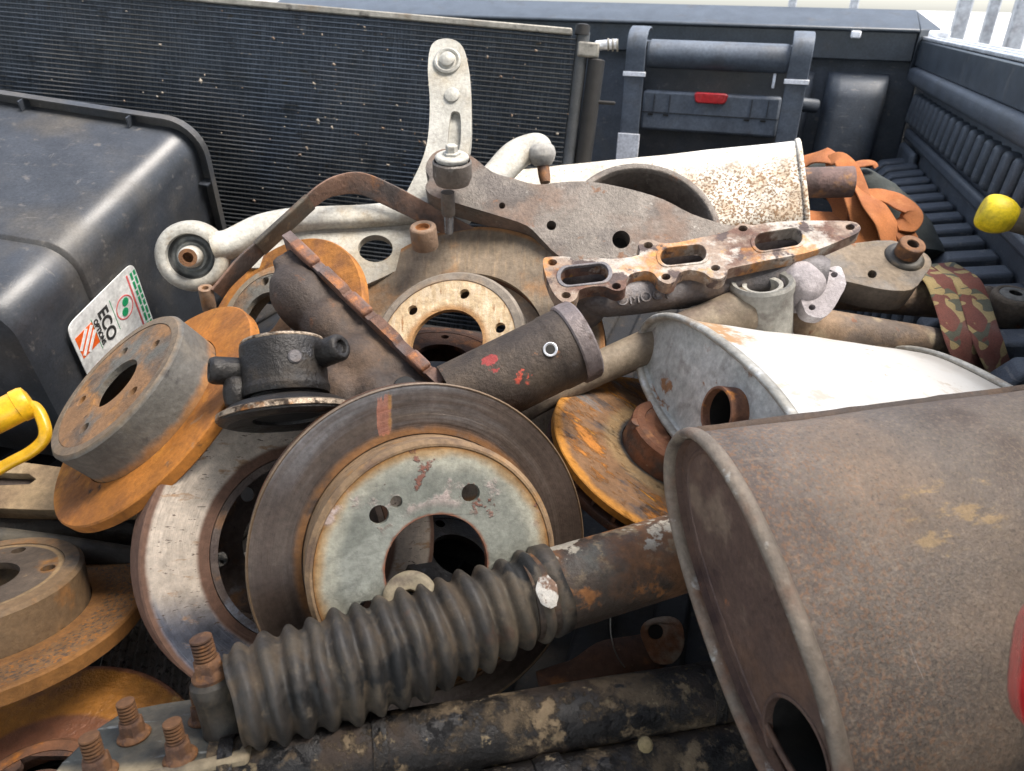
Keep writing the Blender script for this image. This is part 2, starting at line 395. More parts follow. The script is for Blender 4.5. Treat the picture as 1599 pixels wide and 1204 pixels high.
roof = thing('shade_roof', 'unseen roof added to shade the tail end of the pickup bed', 'roof', (0, -2, 2.95))  # added roof out of view, blocks sun and sky over the near heap
m_roof = mat('grey_shade_sheet', (.30, .29, .28), .7, 0, [dict(c=(.22, .20, .18), s=3, lo=.5, hi=.7)], bump=(60, .001))
for i in range(12):
    obj('shade_sheet', box(.96, 5.4, .03, (-5.5 + i, -2.55, 2.95 + (.012 if i % 2 else 0))), m_roof, roof, Matrix.Identity(4))
for x in (-4.5, 4.5): obj('shade_leg', box(.12, .12, 2.92, (x, -4.4, 1.46)), m_roof, roof, Matrix.Identity(4))
obj('shade_beam', box(11.6, .10, .16, (0, -4.4, 2.85)), m_roof, roof, Matrix.Identity(4))
obj('shade_beam', box(11.6, .08, .10, (0, -.15, 2.88)), m_roof, roof, Matrix.Identity(4))

# bed axes: yawed against the view
K = P(1452, 50, 2.0); YAW = R(17)
BX, BY = V((math.cos(YAW), -math.sin(YAW), 0)), V((math.sin(YAW), math.cos(YAW), 0))
O0 = V((K.x, K.y, BZ)); ZT = K.z - BZ
BM = frame(O0, V((0, 0, 1)), BX)
def B(x, y, z): return BM @ V((x, y, z))
for i, (px, wd, dp, lb) in enumerate([(1234, .045, 4.2, 'slim grey post behind the end rail, left of its flared corner'), (1330, .05, 4.6, 'slim grey post behind the end rail, nearest its flared corner'),
                                  (1502, .06, 3.4, 'blue grey post just outside the far corner of the bed'), (1548, .05, 3.6, 'grey post second out from the far corner of the bed'), (1594, .07, 3.4, 'grey post at the upper right corner, third out from the bed corner')]):
    p = P(px, 25, dp); b = V((p.x, p.y, 0))
    t = thing('post', lb, 'post', b, 'posts beyond the pickup bed')
    obj('shaft', tf(box(wd, wd, 3.2, (0, 0, 1.6)), Matrix.Translation(b) @ Matrix.Rotation(-YAW, 4, 'Z')), m_post, t, bevel=.008)
    obj('base_plate', tf(box(wd * 2, wd * 2, .02, (0, 0, .014)), Matrix.Translation(b) @ Matrix.Rotation(-YAW, 4, 'Z')), m_post, t)

# ================================================================== pickup bed
bed = thing('pickup_bed', 'black plastic lined pickup bed that holds the heap of scrap parts', 'pickup bed', O0)
W = 2.0; LY = 2.7
def bx(name, x0, x1, y0, y1, z0, z1, mt=m_liner, bv=.006, par=bed, **k):
    return obj(name, box(x1 - x0, y1 - y0, z1 - z0), mt, par, BM @ Matrix.Translation(((x0 + x1) / 2, (y0 + y1) / 2, (z0 + z1) / 2)), bevel=bv, **k)
m_floor = mat('shaded_dirty_floor', (.007, .007, .008), .7, 0, [dict(c=(.022, .018, .014), s=7, lo=.48, hi=.66, r=.9), dict(c=(.035, .025, .018), s=40, lo=.58, hi=.7)], bump=(200, .001))  # near-black base paints the shade under the heap; brown layers are dirt
bx('floor_panel', -W, 0, -LY, 0, -.05, -.004, m_floor)
for i in range(20):
    bx('floor_ridge', -W + .05 + i * .08, -W + .09 + i * .08, -LY + .02, -.03, -.006, .008, m_floor)
bx('end_wall', -W, .0, .003, .05, -.04, ZT - .06)
bx('side_wall', .003, .06, -LY, .05, -.04, ZT - .075)
bx('side_wall', -W - .06, -W - .003, -LY, .05, -.04, ZT - .03)
def extr(name, prof, x0, x1, mt, M, par=bed, bv=.003):
    "profile in (y,z) extruded along x"
    vs = [(x0, y, z) for y, z in prof] + [(x1, y, z) for y, z in prof]; n = len(prof)
    fs = [tuple(range(n)), tuple(range(n, 2 * n))[::-1]] + [(i, (i + 1) % n, (i + 1) % n + n, i + n) for i in range(n)]
    return obj(name, (vs, fs), mt, par, M, bevel=bv)
extr('cap_rail', [(-.022, ZT - .075), (-.022, ZT - .002), (-.036, ZT - .002), (-.036, ZT + .006), (.10, ZT + .052), (.12, ZT + .052), (.12, ZT - .16), (.055, ZT - .16), (.055, ZT - .075)], -W - .05, -.03, m_capblack, BM)
obj('rail_corner', ([(-.029, -.036, ZT + .006), (-.029, .11, ZT + .052), (.03, .02, ZT + .008), (-.029, -.02, ZT - .10), (-.029, .11, ZT - .10), (.03, .02, ZT - .10)],
    [(0, 1, 2), (3, 4, 5), (0, 2, 5, 3), (1, 2, 5, 4), (0, 1, 4, 3)]), m_capblack, bed, BM, bevel=.003)
bx('clip', -.20, -.175, -.05, -.022, ZT - .02, ZT - .002, m_silver, .003)
# liner shapes of the end wall
def ridge(x0, x1, dep, z0, z1, name='liner_pillar'):
    rings = []
    for z, k in ((z0, 1), (z1 - .06, 1), (z1 - .02, .75), (z1, .12)):
        c = (x0 + x1) / 2; h = (x1 - x0) / 2
        rings.append([V((c - h, .01, z)), V((c - h * .98, -dep * k * .55, z)), V((c - h * .8, -dep * k * .92, z)), V((c - h * .55, -dep * k, z)), V((c + h * .55, -dep * k, z)), V((c + h * .8, -dep * k * .92, z)), V((c + h * .98, -dep * k * .55, z)), V((c + h, .01, z))])
    return obj(name, loft(rings), m_liner, bed, BM, sharp=50)
ridge(-.235, -.075, .085, 0, ZT - .11); ridge(-1.45, -1.2, .06, 0, ZT - .12); ridge(-.37, -.27, .025, 0, ZT - .112)
obj('tie_bar', tf(sweep(spline([V((-.37, -.01, ZT - .19)), V((-.355, -.07, ZT - .19)), V((-.30, -.085, ZT - .192)), V((-.255, -.06, ZT - .197))], 6), .017, .019, V((0, 0, 1)), 2.4, 14), BM), m_liner, bed)
# side wall on the right
bx('rail_face', -.02, .065, -LY, -.01, ZT - .085, ZT - .02, m_capblack, .004)
for i in range(3):
    bx('track_strip', -.018 + i * .028, -.006 + i * .028, -LY, -.012, ZT - .019, ZT - .011, m_alu, .002)
bx('track_end', -.03, .05, -.012, .012, ZT - .022, ZT + .004, m_silver, .005)
obj('liner_ledge', tf(sweep([V((-.012, -LY, ZT - .106)), V((-.012, -.05, ZT - .106))], .024, .021, V((0, 0, 1)), 3.5, 20), BM), m_liner, bed)
for i in range(26):
    y = -.11 - i * .062
    obj('liner_rib', box(.034, .034, .075), m_liner, bed, BM @ Matrix.Translation((-.004, y, ZT - .185)) @ Matrix.Rotation(R(5), 4, 'Y'), bevel=.008)
bx('liner_step', -.016, .0, -LY, -.10, ZT - .262, ZT - .235, m_liner, .008)
bx('liner_step', -.022, .0, -.30, -.10, .20, ZT - .27, m_liner, .015)
bx('liner_step', -.05, .0, -LY, -.09, -.0035, .09, m_liner, .012)
for i in range(18):
    y = -.20 - i * .088
    pr = [(-.002, .0), (-.125, .0), (-.125, .20), (-.075, .262), (-.002, .275)]
    vs = [(a, yy, b) for yy in (y, y - .05) for a, b in pr]; n = 5
    fs = [tuple(range(n)), tuple(range(n, 2 * n))[::-1]] + [(j, (j + 1) % n, (j + 1) % n + n, j + n) for j in range(n)]
    obj('wall_ridge', (vs, fs), m_liner, bed, BM, bevel=.006)

# ================================================================== tool case with webbing straps against the end wall
tcO = P(1124, 57, 1.88); TM = frame(tcO, V((0, 0, 1)), BX) @ Matrix.Scale(1.135, 4)
case = thing('tool_case', 'dark grey tool case with red latch and two banded straps against the end wall', 'tool case', TM @ V((0, .05, -.42)))
def tb(name, x0, x1, y0, y1, z0, z1, mt, bv=.004, par=case, **k): return obj(name, box(x1 - x0, y1 - y0, z1 - z0), mt, par, TM @ Matrix.Translation(((x0 + x1) / 2, (y0 + y1) / 2, (z0 + z1) / 2)), bevel=bv, **k)
tb('body', -.2, .2, 0.0, .085, -.45, -.015, m_plastic, .01)
obj('grip_bar', lathe([(0, -.155), (.026, -.155), (.03, -.15), (.03, .15), (.026, .155), (0, .155)], 28), m_grey, case, TM @ Matrix.Translation((0, -.004, -.04)) @ Matrix.Rotation(R(90), 4, 'Y'))
lid = tb('lid', -.155, .155, -.022, .01, -.205, -.118, m_grey, .006)
for x in (-.128, -.092, .092, .128):
    tb('lid_rib', x - .0012, x + .0012, -.0245, -.02, -.162, -.125, m_plastic, 0, lid)
    tb('lid_slot', x - .012, x + .0, -.0235, -.02, -.172, -.168, m_black, 0, lid)
tb('lid_seam', -.154, .154, -.0232, -.02, -.166, -.1645, m_black, 0, lid)
obj('latch', plate([[(-.038, .009), (-.032, .012), (.032, .012), (.038, .009), (.034, -.008), (.028, -.011), (-.028, -.011), (-.034, -.008)]], .012), m_red, case, TM @ Matrix.Translation((0, -.027, -.128)) @ Matrix.Rotation(R(90), 4, 'X'), bevel=.003)
for s in (-1, 1):
    path = [TM @ V((s * .178, y, z)) for y, z in ((.05, .008), (.01, .014), (-.028, .004), (-.042, -.02), (-.040, -.055), (-.036, -.10), (-.034, -.2), (-.034, -.30), (-.034, -.42))]
    st = obj('strap', sweep(spline(path, 5), .025, .0025, BY, 5, 12), m_grey, case)
    tb('reflective_band', s * .178 - .026, s * .178 + .026, -.041, -.036, -.088, -.078, m_silver, .001, st)
    tb('reflective_band', s * .178 - .026, s * .178 + .026, -.0385, -.0345, -.42, -.215, m_silver, .001, st)
tb('hinge_pin', .128, .134, -.02, .0, -.10, -.07, m_silver, .001)

# ================================================================== condenser leaning behind the tote
cT = P(905, 52, 1.16)
cu = D(.98, -.135, .10); cv0 = D(-.22, -.92, -.32); cv = (cv0 - cu * cv0.dot(cu)).normalized()      # cv runs down
cn = cu.cross(cv) * -1
CM = Matrix.Identity(4)
for i in range(3): CM[i][0], CM[i][1], CM[i][2], CM[i][3] = cu[i], -cv[i], (cu.cross(-cv))[i], cT[i]
cond = thing('condenser', 'black finned condenser with a round side tank leaning upright behind the tote', 'condenser', CM @ V((-.45, -.5, 0)))
CW, CH = 1.02, .50
def cb(name, x0, x1, y0, y1, z0, z1, mt, bv=.001, par=cond, **k): return obj(name, box(x1 - x0, y1 - y0, z1 - z0), mt, par, CM @ Matrix.Translation(((x0 + x1) / 2, (y0 + y1) / 2, (z0 + z1) / 2)), bevel=bv, **k)
cb('core', -CW, -.003, -CH, -.004, -.016, -.004, m_findark)
parts = []
nt_ = 66
for i in range(nt_):
    y = -.008 - i * (CH - .012) / nt_
    pr = [(y - .0013 + .0013 * math.cos(a), .0 + .0035 * math.sin(a)) for a in [k * math.pi / 3 for k in range(6)]]
    vs = []; n = 24
    for k in range(n + 1):
        x = -CW + k * (CW - .004) / n
        wv = .0014 * noise.noise(V((x * 5, i * .35, 2.2)))
        vs += [V((x, yy + wv, zz + 1.2 * wv)) for yy, zz in pr]
    fs = [(k * 6 + j, k * 6 + (j + 1) % 6, (k + 1) * 6 + (j + 1) % 6, (k + 1) * 6 + j) for k in range(n) for j in range(6)]
    parts.append((vs, fs))
obj('flat_tubes', joinvf(*parts), m_fin, cond, CM, kind='stuff')
cb('top_strip', -CW, -.012, -.004, .006, -.018, .006, m_dirtyalu, .002)
def cyl(name, p, q, r, mt, par, seg=24, ch=.002, label=None):
    L = (q - p).length
    return obj(name, lathe([(0, 0), (r - ch, 0), (r, ch), (r, L - ch), (r - ch, L), (0, L)], seg), mt, par, axis(p, q - p), label=label)
cyl('side_tank', CM @ V((.006, .004, -.004)), CM @ V((.006, -CH, -.004)), .0105, m_fin, cond)
cyl('receiver', CM @ V((.032, -.035, -.002)), CM @ V((.028, -.33, -.002)), .0135, m_black, cond)
tb_ = cb('tank_bracket', .0, .034, -.034, -.012, -.012, .010, m_dirtyalu, .003)
cyl('pipe_stub', CM @ V((.026, -.016, .0)), CM @ V((.062, -.010, .0)), .0075, m_alu, cond)
for x in (.047, .054, .061): obj('seal_ring', lathe([(.0068, -.0015), (.0092, -.0015), (.0092, .0015), (.0068, .0015)], 20, True), m_dirtyalu, cond, axis(CM @ V((x, -.0125, 0)), CM.to_3x3() @ V((1, .15, 0))))
obj('tank_cap', lathe([(0, .004), (.007, .004), (.0115, .002), (.0115, -.012), (0, -.012)], 20), m_black, cond, axis(CM @ V((.004, .010, -.002)), -cv))
cyl('bracket_pin', CM @ V((.03, -.098, 0)), CM @ V((.07, -.097, .002)), .003, m_black, cond)
fl = []
for i in range(210):
    x, y = (-random.random() * .95, -random.random() * .33) if i < 110 else (-.05 - abs(random.gauss(0, .22)), -.2 + random.gauss(0, .07))
    s = random.choice((.0008, .0010, .0012, .0016, .0022)) * (1 if i % 14 else 1.8)
    M_ = Matrix.Translation((x, y, .004)) @ Matrix.Rotation(random.random() * 6, 4, 'Z') @ Matrix.Diagonal((s * random.uniform(.6, 1.6), s, s * .6, 1))
    fl.append(tf(([(-1, -1, 0), (1, -.7, 0), (.8, 1, 0), (-.9, .6, 0), (.1, .1, 1.2)], [(0, 1, 4), (1, 2, 4), (2, 3, 4), (3, 0, 4), (0, 1, 2, 3)]), M_))
m_fleck = mat('dry_mud_fleck', (.27, .24, .20), .9, 0, [dict(c=(.16, .11, .08), s=30, lo=.45, hi=.6)], bump=(200, .0005))
obj('mud_flecks', joinvf(*fl), m_fleck, cond, CM, sharp=20, kind='stuff')

# ================================================================== tote on its side
tC = P(316, 188, 1.04)
ta = D(-.16, -.68, .70); te0 = D(-.975, .165, -.06); te = (te0 - ta * te0.dot(ta)).normalized(); td = ta.cross(te)
if td.dot(V((0, 0, 1))) > 0: td = -td
tote = thing('storage_tote', 'black plastic storage tote lying on its side with a paper sticker', 'tote', tC + te * .25 + td * .3)
TW, TD, TL = .55, .34, .40         # along te, along td, depth along ta
def trect(ins, r, dep, w=TW, d=TD, seg=7):
    pts = []
    for cx, cy, a0 in ((ins + r, ins + r, 180), (w - ins - r, ins + r, 270), (w - ins - r, d - ins - r, 0), (ins + r, d - ins - r, 90)):
        for k in range(seg + 1):
            a = R(a0 + 90 * k / seg); pts.append(tC + te * (cx + r * math.cos(a)) + td * (cy + r * math.sin(a)) + ta * dep)
    return pts
body = [trect(.016, .036, .004), trect(.016, .036, .03), trect(.019, .036, .036), trect(.030, .038, TL * .70), trect(.031, .038, TL * .705), trect(.035, .038, TL * .712), trect(.038, .038, TL * .95), trect(.044, .038, TL * .985), trect(.06, .035, TL)]
obj('body', loft(body, False, True), m_plastic, tote, sharp=40)
obj('rim_flange', loft([trect(.016, .036, 0), trect(.001, .05, 0), trect(-.001, .051, .002), trect(-.001, .051, .014), trect(.001, .05, .014), trect(.002, .05, .004), trect(.016, .036, .004)], False, False), m_plastic, tote, sharp=40)
# short webs under the flange
for k, (x, y) in enumerate([(.10, 0), (.26, 0), (.42, 0)]):
    obj('rim_web', tf(box(.002, .014, .02), frame(tC + te * x + td * .008 + ta * .014, ta, te)), m_plastic, tote)
for y in (.09, .2): obj('rim_web', tf(box(.014, .002, .02), frame(tC + te * .008 + td * y + ta * .014, ta, te)), m_plastic, tote)
# sticker on the side that faces right
sO = on_plane([(184, 526)], tC + te * .0272 + td * .2 + ta * .25, (-te + ta * .045).normalized())[0]
SM = frame(sO, (-te + ta * .045).normalized(), td) @ Matrix.Diagonal((.95, 1.0, 1, 1))         # x along td (reading direction), y towards the rim
m_paper = mat('white_sticker', (.74, .75, .74), .45, 0, [dict(c=(.62, .62, .61), s=20, lo=.5, hi=.7)], bump=(200, .0001))
m_ink = mat('black_print', (.03, .03, .03), .6); m_og = mat('orange_print', (.75, .12, .015), .5); m_grn = mat('green_print', (.015, .30, .12), .5); m_pk = mat('red_print', (.62, .12, .12), .5)
stk = obj('sticker', loft([[V((a * .5, b * .5, z)) for a, b in sup(.155, .140, 12, 40)] for z in (0.0, .0012)]), m_paper, tote, SM)
def sq(name, x, y, w, h, mt, rot=0, z=.0006):
    return obj(name, box(w, h, .0004), mt, stk, SM @ Matrix.Translation((x, y, z + .0007)) @ Matrix.Rotation(R(rot), 4, 'Z'))
# printed marks, seen with the sticker turned on its side
sq('logo_panel', -.037, -.048, .034, .034, m_og)
for k, o_ in enumerate((-.0085, 0, .0085)): sq('logo_stripe', -.037 + o_ * .7, -.048 + o_ * .7, .040 - abs(o_) * 1.3, .0048, m_paper, -45, .0009)
text('ECO', SM @ Matrix.Translation((-.032, -.010, .0015)), .026, m_ink, stk, bold=.0006)
text('OPTIONS', SM @ Matrix.Translation((-.032, -.026, .0015)), .010, m_ink, stk, bold=.0003)
for y in (-.0315, .0075): sq('rule_line', -.033, y, .05, .0009, m_grn)
obj('emblem_ring', plate([circ(0, 0, .0175, 40), circ(0, 0, .0158, 40)[::-1]], .0003), m_pk, stk, SM @ Matrix.Translation((-.030, .0285, .0016)))
for dx, dy in ((-.0065, .004), (.0065, -.002)): obj('emblem_leaf', plate([circ(0, 0, .0062, 20)], .0003), m_grn, stk, SM @ Matrix.Translation((-.030 + dx, .0285 + dy, .0017)))
sq('red_rule', -.02, .050, .095, .0032, m_pk)
for y, n in ((.0585, 7), (.0655, 8)):
    x = -.066
    for k in range(n):
        w_ = random.uniform(.006, .014); sq('print_word', x + w_ / 2, y, w_, .0042, m_grn); x += w_ + .003
for y, x, w_, mt in ((-.050, .006, .018, m_pk), (-.035, .008, .02, m_ink), (-.005, .016, .016, m_ink), (.012, .016, .02, m_ink), (-.056, .04, .02, m_ink)):
    for k in range(3): sq('print_word', x + k * .007, y, .0045, .011, mt)

# ================================================================== rotors
def rotor(label, c, n, Ro, th, hr, hh, bore, nb, br, bc, mr, me, ms, mf, gap=.0, vent=True, a0=0, extra=(), flange_in=.012, rin=None, nv=40, lip=0):
    n = n.normalized(); M = frame(c, n, RT)
    t = thing('brake_rotor', label, 'brake rotor', c - n * th, 'brake rotors in the heap')
    ri = rin or hr + gap + .001
    if vent:
        pk = th * .33
        pr = [(ri, 0), (Ro - .001, 0), (Ro, -.001), (Ro, -pk), (ri, -pk)]
        if lip: pr = [(ri, 0), (Ro - lip, 0), (Ro - lip + .001, .0012), (Ro - .0012, .0012), (Ro, 0), (Ro, -pk), (ri, -pk)]
        obj('friction_ring', lathe(pr, 96, True), mr, t, M)
        obj('rear_ring', lathe([(ri, -th + pk), (Ro, -th + pk), (Ro, -th), (ri, -th)], 96, True, r=.0008), me, t, M)
        vn = []
        for i in range(nv):
            vn.append(tf(box((Ro - ri) * .93, .0035, th - 2 * pk + .0006, ((Ro + ri) / 2, 0, -th / 2)), Matrix.Rotation(2 * math.pi * i / nv, 4, 'Z')))
        obj('cooling_vanes', joinvf(*vn), me, t, M, kind='stuff')
        base = -th
    else:
        obj('friction_ring', lathe([(ri, 0), (Ro - .0015, 0), (Ro, -.0015), (Ro, -th + .0015), (Ro - .0015, -th), (ri, -th)], 96, True), mr, t, M)
        base = -th
    fi = hr - flange_in
    pr = [(hr - .007, base), (ri - .0008, base), (ri - .0008, base + .004), (hr, base + .005), (hr, hh - .0035), (hr - .0035, hh), (fi, hh), (fi, hh - .007), (hr - .007, hh - .0075)]
    obj('hat', lathe(pr, 96, True), ms, t, M)
    holes = [circ(bc * math.cos(R(a0) + 2 * math.pi * i / nb), bc * math.sin(R(a0) + 2 * math.pi * i / nb), br, 18)[::-1] for i in range(nb)]
    holes += [circ(bc2 * math.cos(R(a)), bc2 * math.sin(R(a)), r2, 14)[::-1] for r2, bc2, a in extra]
    obj('hub_face', plate([circ(0, 0, fi - .0004, 80), circ(0, 0, bore, 56)[::-1]] + holes, .0068), mf, t, M @ Matrix.Translation((0, 0, hh - .0007)), bevel=.0009)
    return t, M

# --- large rotor in the centre front, grey green painted hub face
m_r1 = mat('scored_dark_disc', (.085, .062, .050), .36, .5, [dict(c=(.135, .105, .085), s=1, pol=(75, .35), d=4, lo=.42, hi=.72, r=.34), dict(c=(.27, .275, .29), s=.8, pol=(55, .5), d=4, lo=.44, hi=.66, amt=.6, bx=[(1, .04, .12)], r=.32), dict(c=(.20, .125, .06), rad=(.1462, .1474), r=.8, m=0., amt=.6), dict(c=(.20, .095, .035), s=30, rad=(.114, .108), jit=.005, lo=.3, hi=.5, r=.85, m=0.), dict(c=(.40, .13, .075), s=1, st=(260, 22, 30), lo=.30, hi=.70, d=6, bx=[(0, -.050, -.038), (0, -.026, -.036), (1, .098, .112), (1, .146, .130)], thr=(.26, .36), amt=.5, r=.8, m=0.), dict(c=(.24, .12, .04), s=40, lo=.4, hi=.5, bx=[(0, -.034, -.0315), (0, -.0285, -.031), (1, .105, .115)], r=.8, m=0.)], bump=(300, .0004), grooves=(500, .00045))  # grey-blue sheen across the upper disc is painted into the colour
m_hatrust = rusty('rotor_hat_side', base=(.27, .175, .095), a=(.34, .18, .06), b=(.12, .075, .05), s=16)
m_r1face = mat('grey_green_zinc_face', (.225, .232, .20), .55, .05, [dict(c=(.275, .285, .25), s=9, lo=.5, hi=.56, rg=.4), dict(c=(.21, .22, .19), s=16, lo=.55, hi=.60, rg=.4), dict(c=(.38, .37, .30), s=24, rad=(.074, .090), jit=.02, js=24, lo=.25, hi=.5, m=0., r=.75),
    dict(c=(.34, .21, .09), rad=(.087, .0955), jit=.014, js=30, m=0., r=.85, amt=.85), dict(c=(.26, .13, .045), rad=(.094, .098), jit=.006, js=60, m=0., r=.9),
    dict(c=(.45, .36, .33), s=21, d=8, lo=.52, hi=.60, bx=[(1, .02, .05)], rad=(.046, .058), m=0., r=.85, h=.0008), dict(c=(.22, .10, .075), s=48, lo=.57, hi=.62, bx=[(1, .02, .05)], rad=(.046, .058), m=0., r=.9, h=.001), dict(c=(.13, .11, .07), s=30, lo=.55, hi=.62, bx=[(1, -.02, -.05)], m=0., r=.9), dict(c=(.20, .08, .045), rad=(.0455, .0425), jit=.004, js=120, m=0., r=.9)], bump=(260, .0007), spec=.4)
rotor('large dark scored rotor in the centre front with grey green painted hub face', P(666, 864, .645), D(.31, -.03, .95), .149, .024, .104, .044, .0425, 5, .0079, .065, m_r1, m_rustdark, m_hatrust, m_r1face, a0=64, extra=((.005, .064, 121),), lip=.0022, flange_in=.0055)

# --- silver rotor seen from its open back
m_r2 = mat('bright_swept_disc', (.56, .48, .40), .42, .2, [dict(c=(.31, .30, .325), s=1, pol=(60, 1.2), d=4, lo=.5, hi=.66, bx=[(1, .01, .07)], r=.3, m=.8), dict(c=(.24, .26, .33), s=.7, pol=(40, .8), d=3, lo=.4, hi=.55, bx=[(1, .03, .075)], r=.28, m=.8), dict(c=(.34, .19, .085), s=30, st=(1, 3, 1), lo=.56, hi=.66, r=.8, m=0., amt=.8), dict(c=(.10, .075, .06), s=120, st=(1, 3, 1), lo=.60, hi=.68, r=.8, m=0.), dict(c=(.15, .082, .056), rad=(.1375, .142), jit=.003, r=.8, m=0.), dict(c=(.14, .075, .05), rad=(.1015, .0965), jit=.003, r=.8, m=0.)], bump=(260, .0005), grooves=(500, .0007))
m_r2in = rusty('rotor_inside', base=(.13, .10, .085), a=(.20, .11, .06), b=(.085, .062, .055), s=22, extra=[dict(c=(.30, .32, .37), s=20, lo=.5, hi=.62, r=.4, bx=[(1, .03, .06)])])
n2 = D(.60, .10, .79); c2 = P(476, 852, .715)
t2, M2 = rotor('bright worn rotor with its open hollow back outward, left of the centre rotor', c2 - n2 * .038, -n2, .146, .038, .088, .045, .036, 5, .0075, .058, m_r2, m_r2, m_r2in, m_r2in, rin=.0885, a0=20, vent=False)

# --- rusty drum-in-hat rotor upper left
m_r3ring = rusty('orange_disc', base=(.38, .140, .020), a=(.46, .185, .026), b=(.22, .082, .020), s=9, bump=(260, .0006))
m_r3side = mat('grey_drum_side', (.115, .11, .098), .6, .15, [dict(c=(.15, .135, .11), s=16, lo=.5, hi=.66), dict(c=(.27, .13, .045), s=9, ax=(2, .012, .002), jit=.02, js=30, r=.85, m=0., lo=.3, hi=.5), dict(c=(.05, .047, .045), s=30, lo=.6, hi=.7), dict(c=(.26, .17, .09), ax=(2, .039, .045), jit=.006, amt=.7)], bump=(260, .0008))
m_r3face = rusty('brown_hub_face', base=(.25, .135, .062), a=(.36, .17, .05), b=(.12, .085, .06), s=17, extra=[dict(c=(.12, .115, .10), s=10, lo=.52, hi=.62), dict(c=(.33, .24, .14), rad=(.074, .077), jit=.003, amt=.7)])
rotor('rusty drum style rotor with orange rim and grey side, just right of the yellow handle', P(236, 636, .745), D(-.52, .58, .63), .133, .013, .086, .043, .0285, 5, .0062, .0525, m_r3ring, m_rust, m_r3side, m_r3face, vent=False, a0=35)
# --- rotor behind it
rotor('orange rusted rotor half hidden behind the drum style rotor, under the flat strap', P(436, 508, .90), D(-.42, .36, .83), .122, .014, .068, .030, .03, 5, .006, .047, rusty('orange_disc_behind', base=(.36, .145, .028), a=(.44, .18, .03), b=(.22, .09, .03), s=12), m_rust, mat('tan_hat_side', (.23, .19, .14), .7, 0, [dict(c=(.30, .16, .07), s=20, lo=.5, hi=.66)], bump=(260, .0008)), m_r3face, vent=False, gap=.010, a0=95)
# --- big tan rotor in the middle back
m_r5 = mat('tan_streaked_disc', (.21, .165, .118), .72, .1, [dict(c=(.31, .225, .14), s=1, st=(210, 30, 30), d=8, rg=.7, lo=.48, hi=.66, amt=.7), dict(c=(.14, .10, .068), s=1, st=(150, 24, 30), d=8, rg=.7, lo=.54, hi=.68, amt=.7), dict(c=(.33, .16, .055), s=16, d=9, lo=.54, hi=.70, amt=.7), dict(c=(.16, .13, .10), s=9, d=8, lo=.52, hi=.68, amt=.7), dict(c=(.30, .15, .06), rad=(.173, .178), jit=.003)], bump=(240, .0009))
m_r5face = mat('cream_scaled_face', (.50, .38, .235), .8, 0, [dict(c=(.58, .47, .33), s=1, st=(190, 40, 60), d=5, lo=.46, hi=.62), dict(c=(.30, .17, .08), s=1, st=(150, 35, 60), lo=.58, hi=.70), dict(c=(.34, .19, .08), rad=(.0555, .0465), jit=.008, js=40), dict(c=(.30, .17, .08), rad=(.081, .085), jit=.006, js=40)], bump=(240, .0012))
m_r5side = mat('brown_grey_hat', (.17, .145, .12), .65, .1, [dict(c=(.27, .17, .09), s=15, lo=.5, hi=.66), dict(c=(.34, .29, .23), rad=(.083, .0865), amt=.4)], bump=(240, .0008))
rotor('wide tan rotor with cream hub face leaning under the grey stamped arm', P(712, 556, .90), D(-.24, .34, .91), .181, .022, .096, .038, .0445, 6, .0065, .0665, m_r5, m_rustdark, m_r5side, m_r5face, gap=.016, a0=12)
# --- orange flaking rotor right of centre
m_r6 = mat('flaking_orange_disc', (.19, .10, .045), .75, .05, [dict(c=(.40, .15, .02), s=34, st=(.45, 1.2, 1), rz=-38, d=12, rg=.72, lo=.50, hi=.58, h=.0010), dict(c=(.075, .052, .042), s=30, st=(.45, 1.3, 1), rz=-36, d=12, rg=.7, lo=.52, hi=.60, r=.5), dict(c=(.16, .15, .145), s=22, st=(.25, 1.6, 1), rz=-34, d=9, lo=.58, hi=.64, r=.42, m=.4), dict(c=(.52, .22, .02), s=26, st=(.25, 1.6, 1), rz=-38, d=12, rg=.72, lo=.565, hi=.60, h=.0012), dict(c=(.50, .21, .02), rad=(.117, .1245), jit=.010, js=40, h=.0008, amt=.85), dict(c=(.30, .20, .09), rad=(.078, .066), jit=.01, amt=.7), dict(c=(.035, .032, .03), rad=(.060, .054), jit=.006)], bump=(260, .0012))
m_r6hat = rusty('red_rust_hat', base=(.19, .075, .035), a=(.36, .16, .06), b=(.10, .055, .035), s=14, extra=[dict(c=(.055, .06, .058), s=8, lo=.48, hi=.58, ax=(2, .026, .012))])
rotor('flaking orange vented rotor wedged under the white oval muffler', P(1044, 706, .785), D(.30, .77, .56), .129, .026, .052, .031, .03, 5, .006, .05, m_r6, m_rustdark, m_r6hat, m_r6hat, a0=40, nv=32)
# --- lower left rotor with deep hat
m_r7 = mat('brown_drum_hat', (.19, .12, .062), .75, .05, [dict(c=(.09, .072, .055), s=14, lo=.48, hi=.66), dict(c=(.28, .135, .045), s=20, lo=.58, hi=.7)], bump=(240, .0009))
m_r7face = mat('dark_hub_face', (.115, .085, .06), .6, .1, [dict(c=(.30, .135, .03), s=13, lo=.53, hi=.62, r=.85), dict(c=(.34, .23, .12), s=26, lo=.6, hi=.66), dict(c=(.30, .20, .10), rad=(.0585, .0605), rad2=(.0645, .0625), jit=.002), dict(c=(.17, .12, .07), rad=(.062, .065))], bump=(240, .0009))
m_r7ring = mat('brown_streaked_disc', (.19, .10, .04), .75, .05, [dict(c=(.30, .115, .02), s=14, pol=(26, 3), d=4, lo=.54, hi=.58), dict(c=(.09, .06, .04), s=10, pol=(30, 2), lo=.5, hi=.6), dict(c=(.25, .115, .035), rad=(.096, .090), amt=.7), dict(c=(.24, .105, .025), rad=(.1215, .126))], bump=(240, .0010))
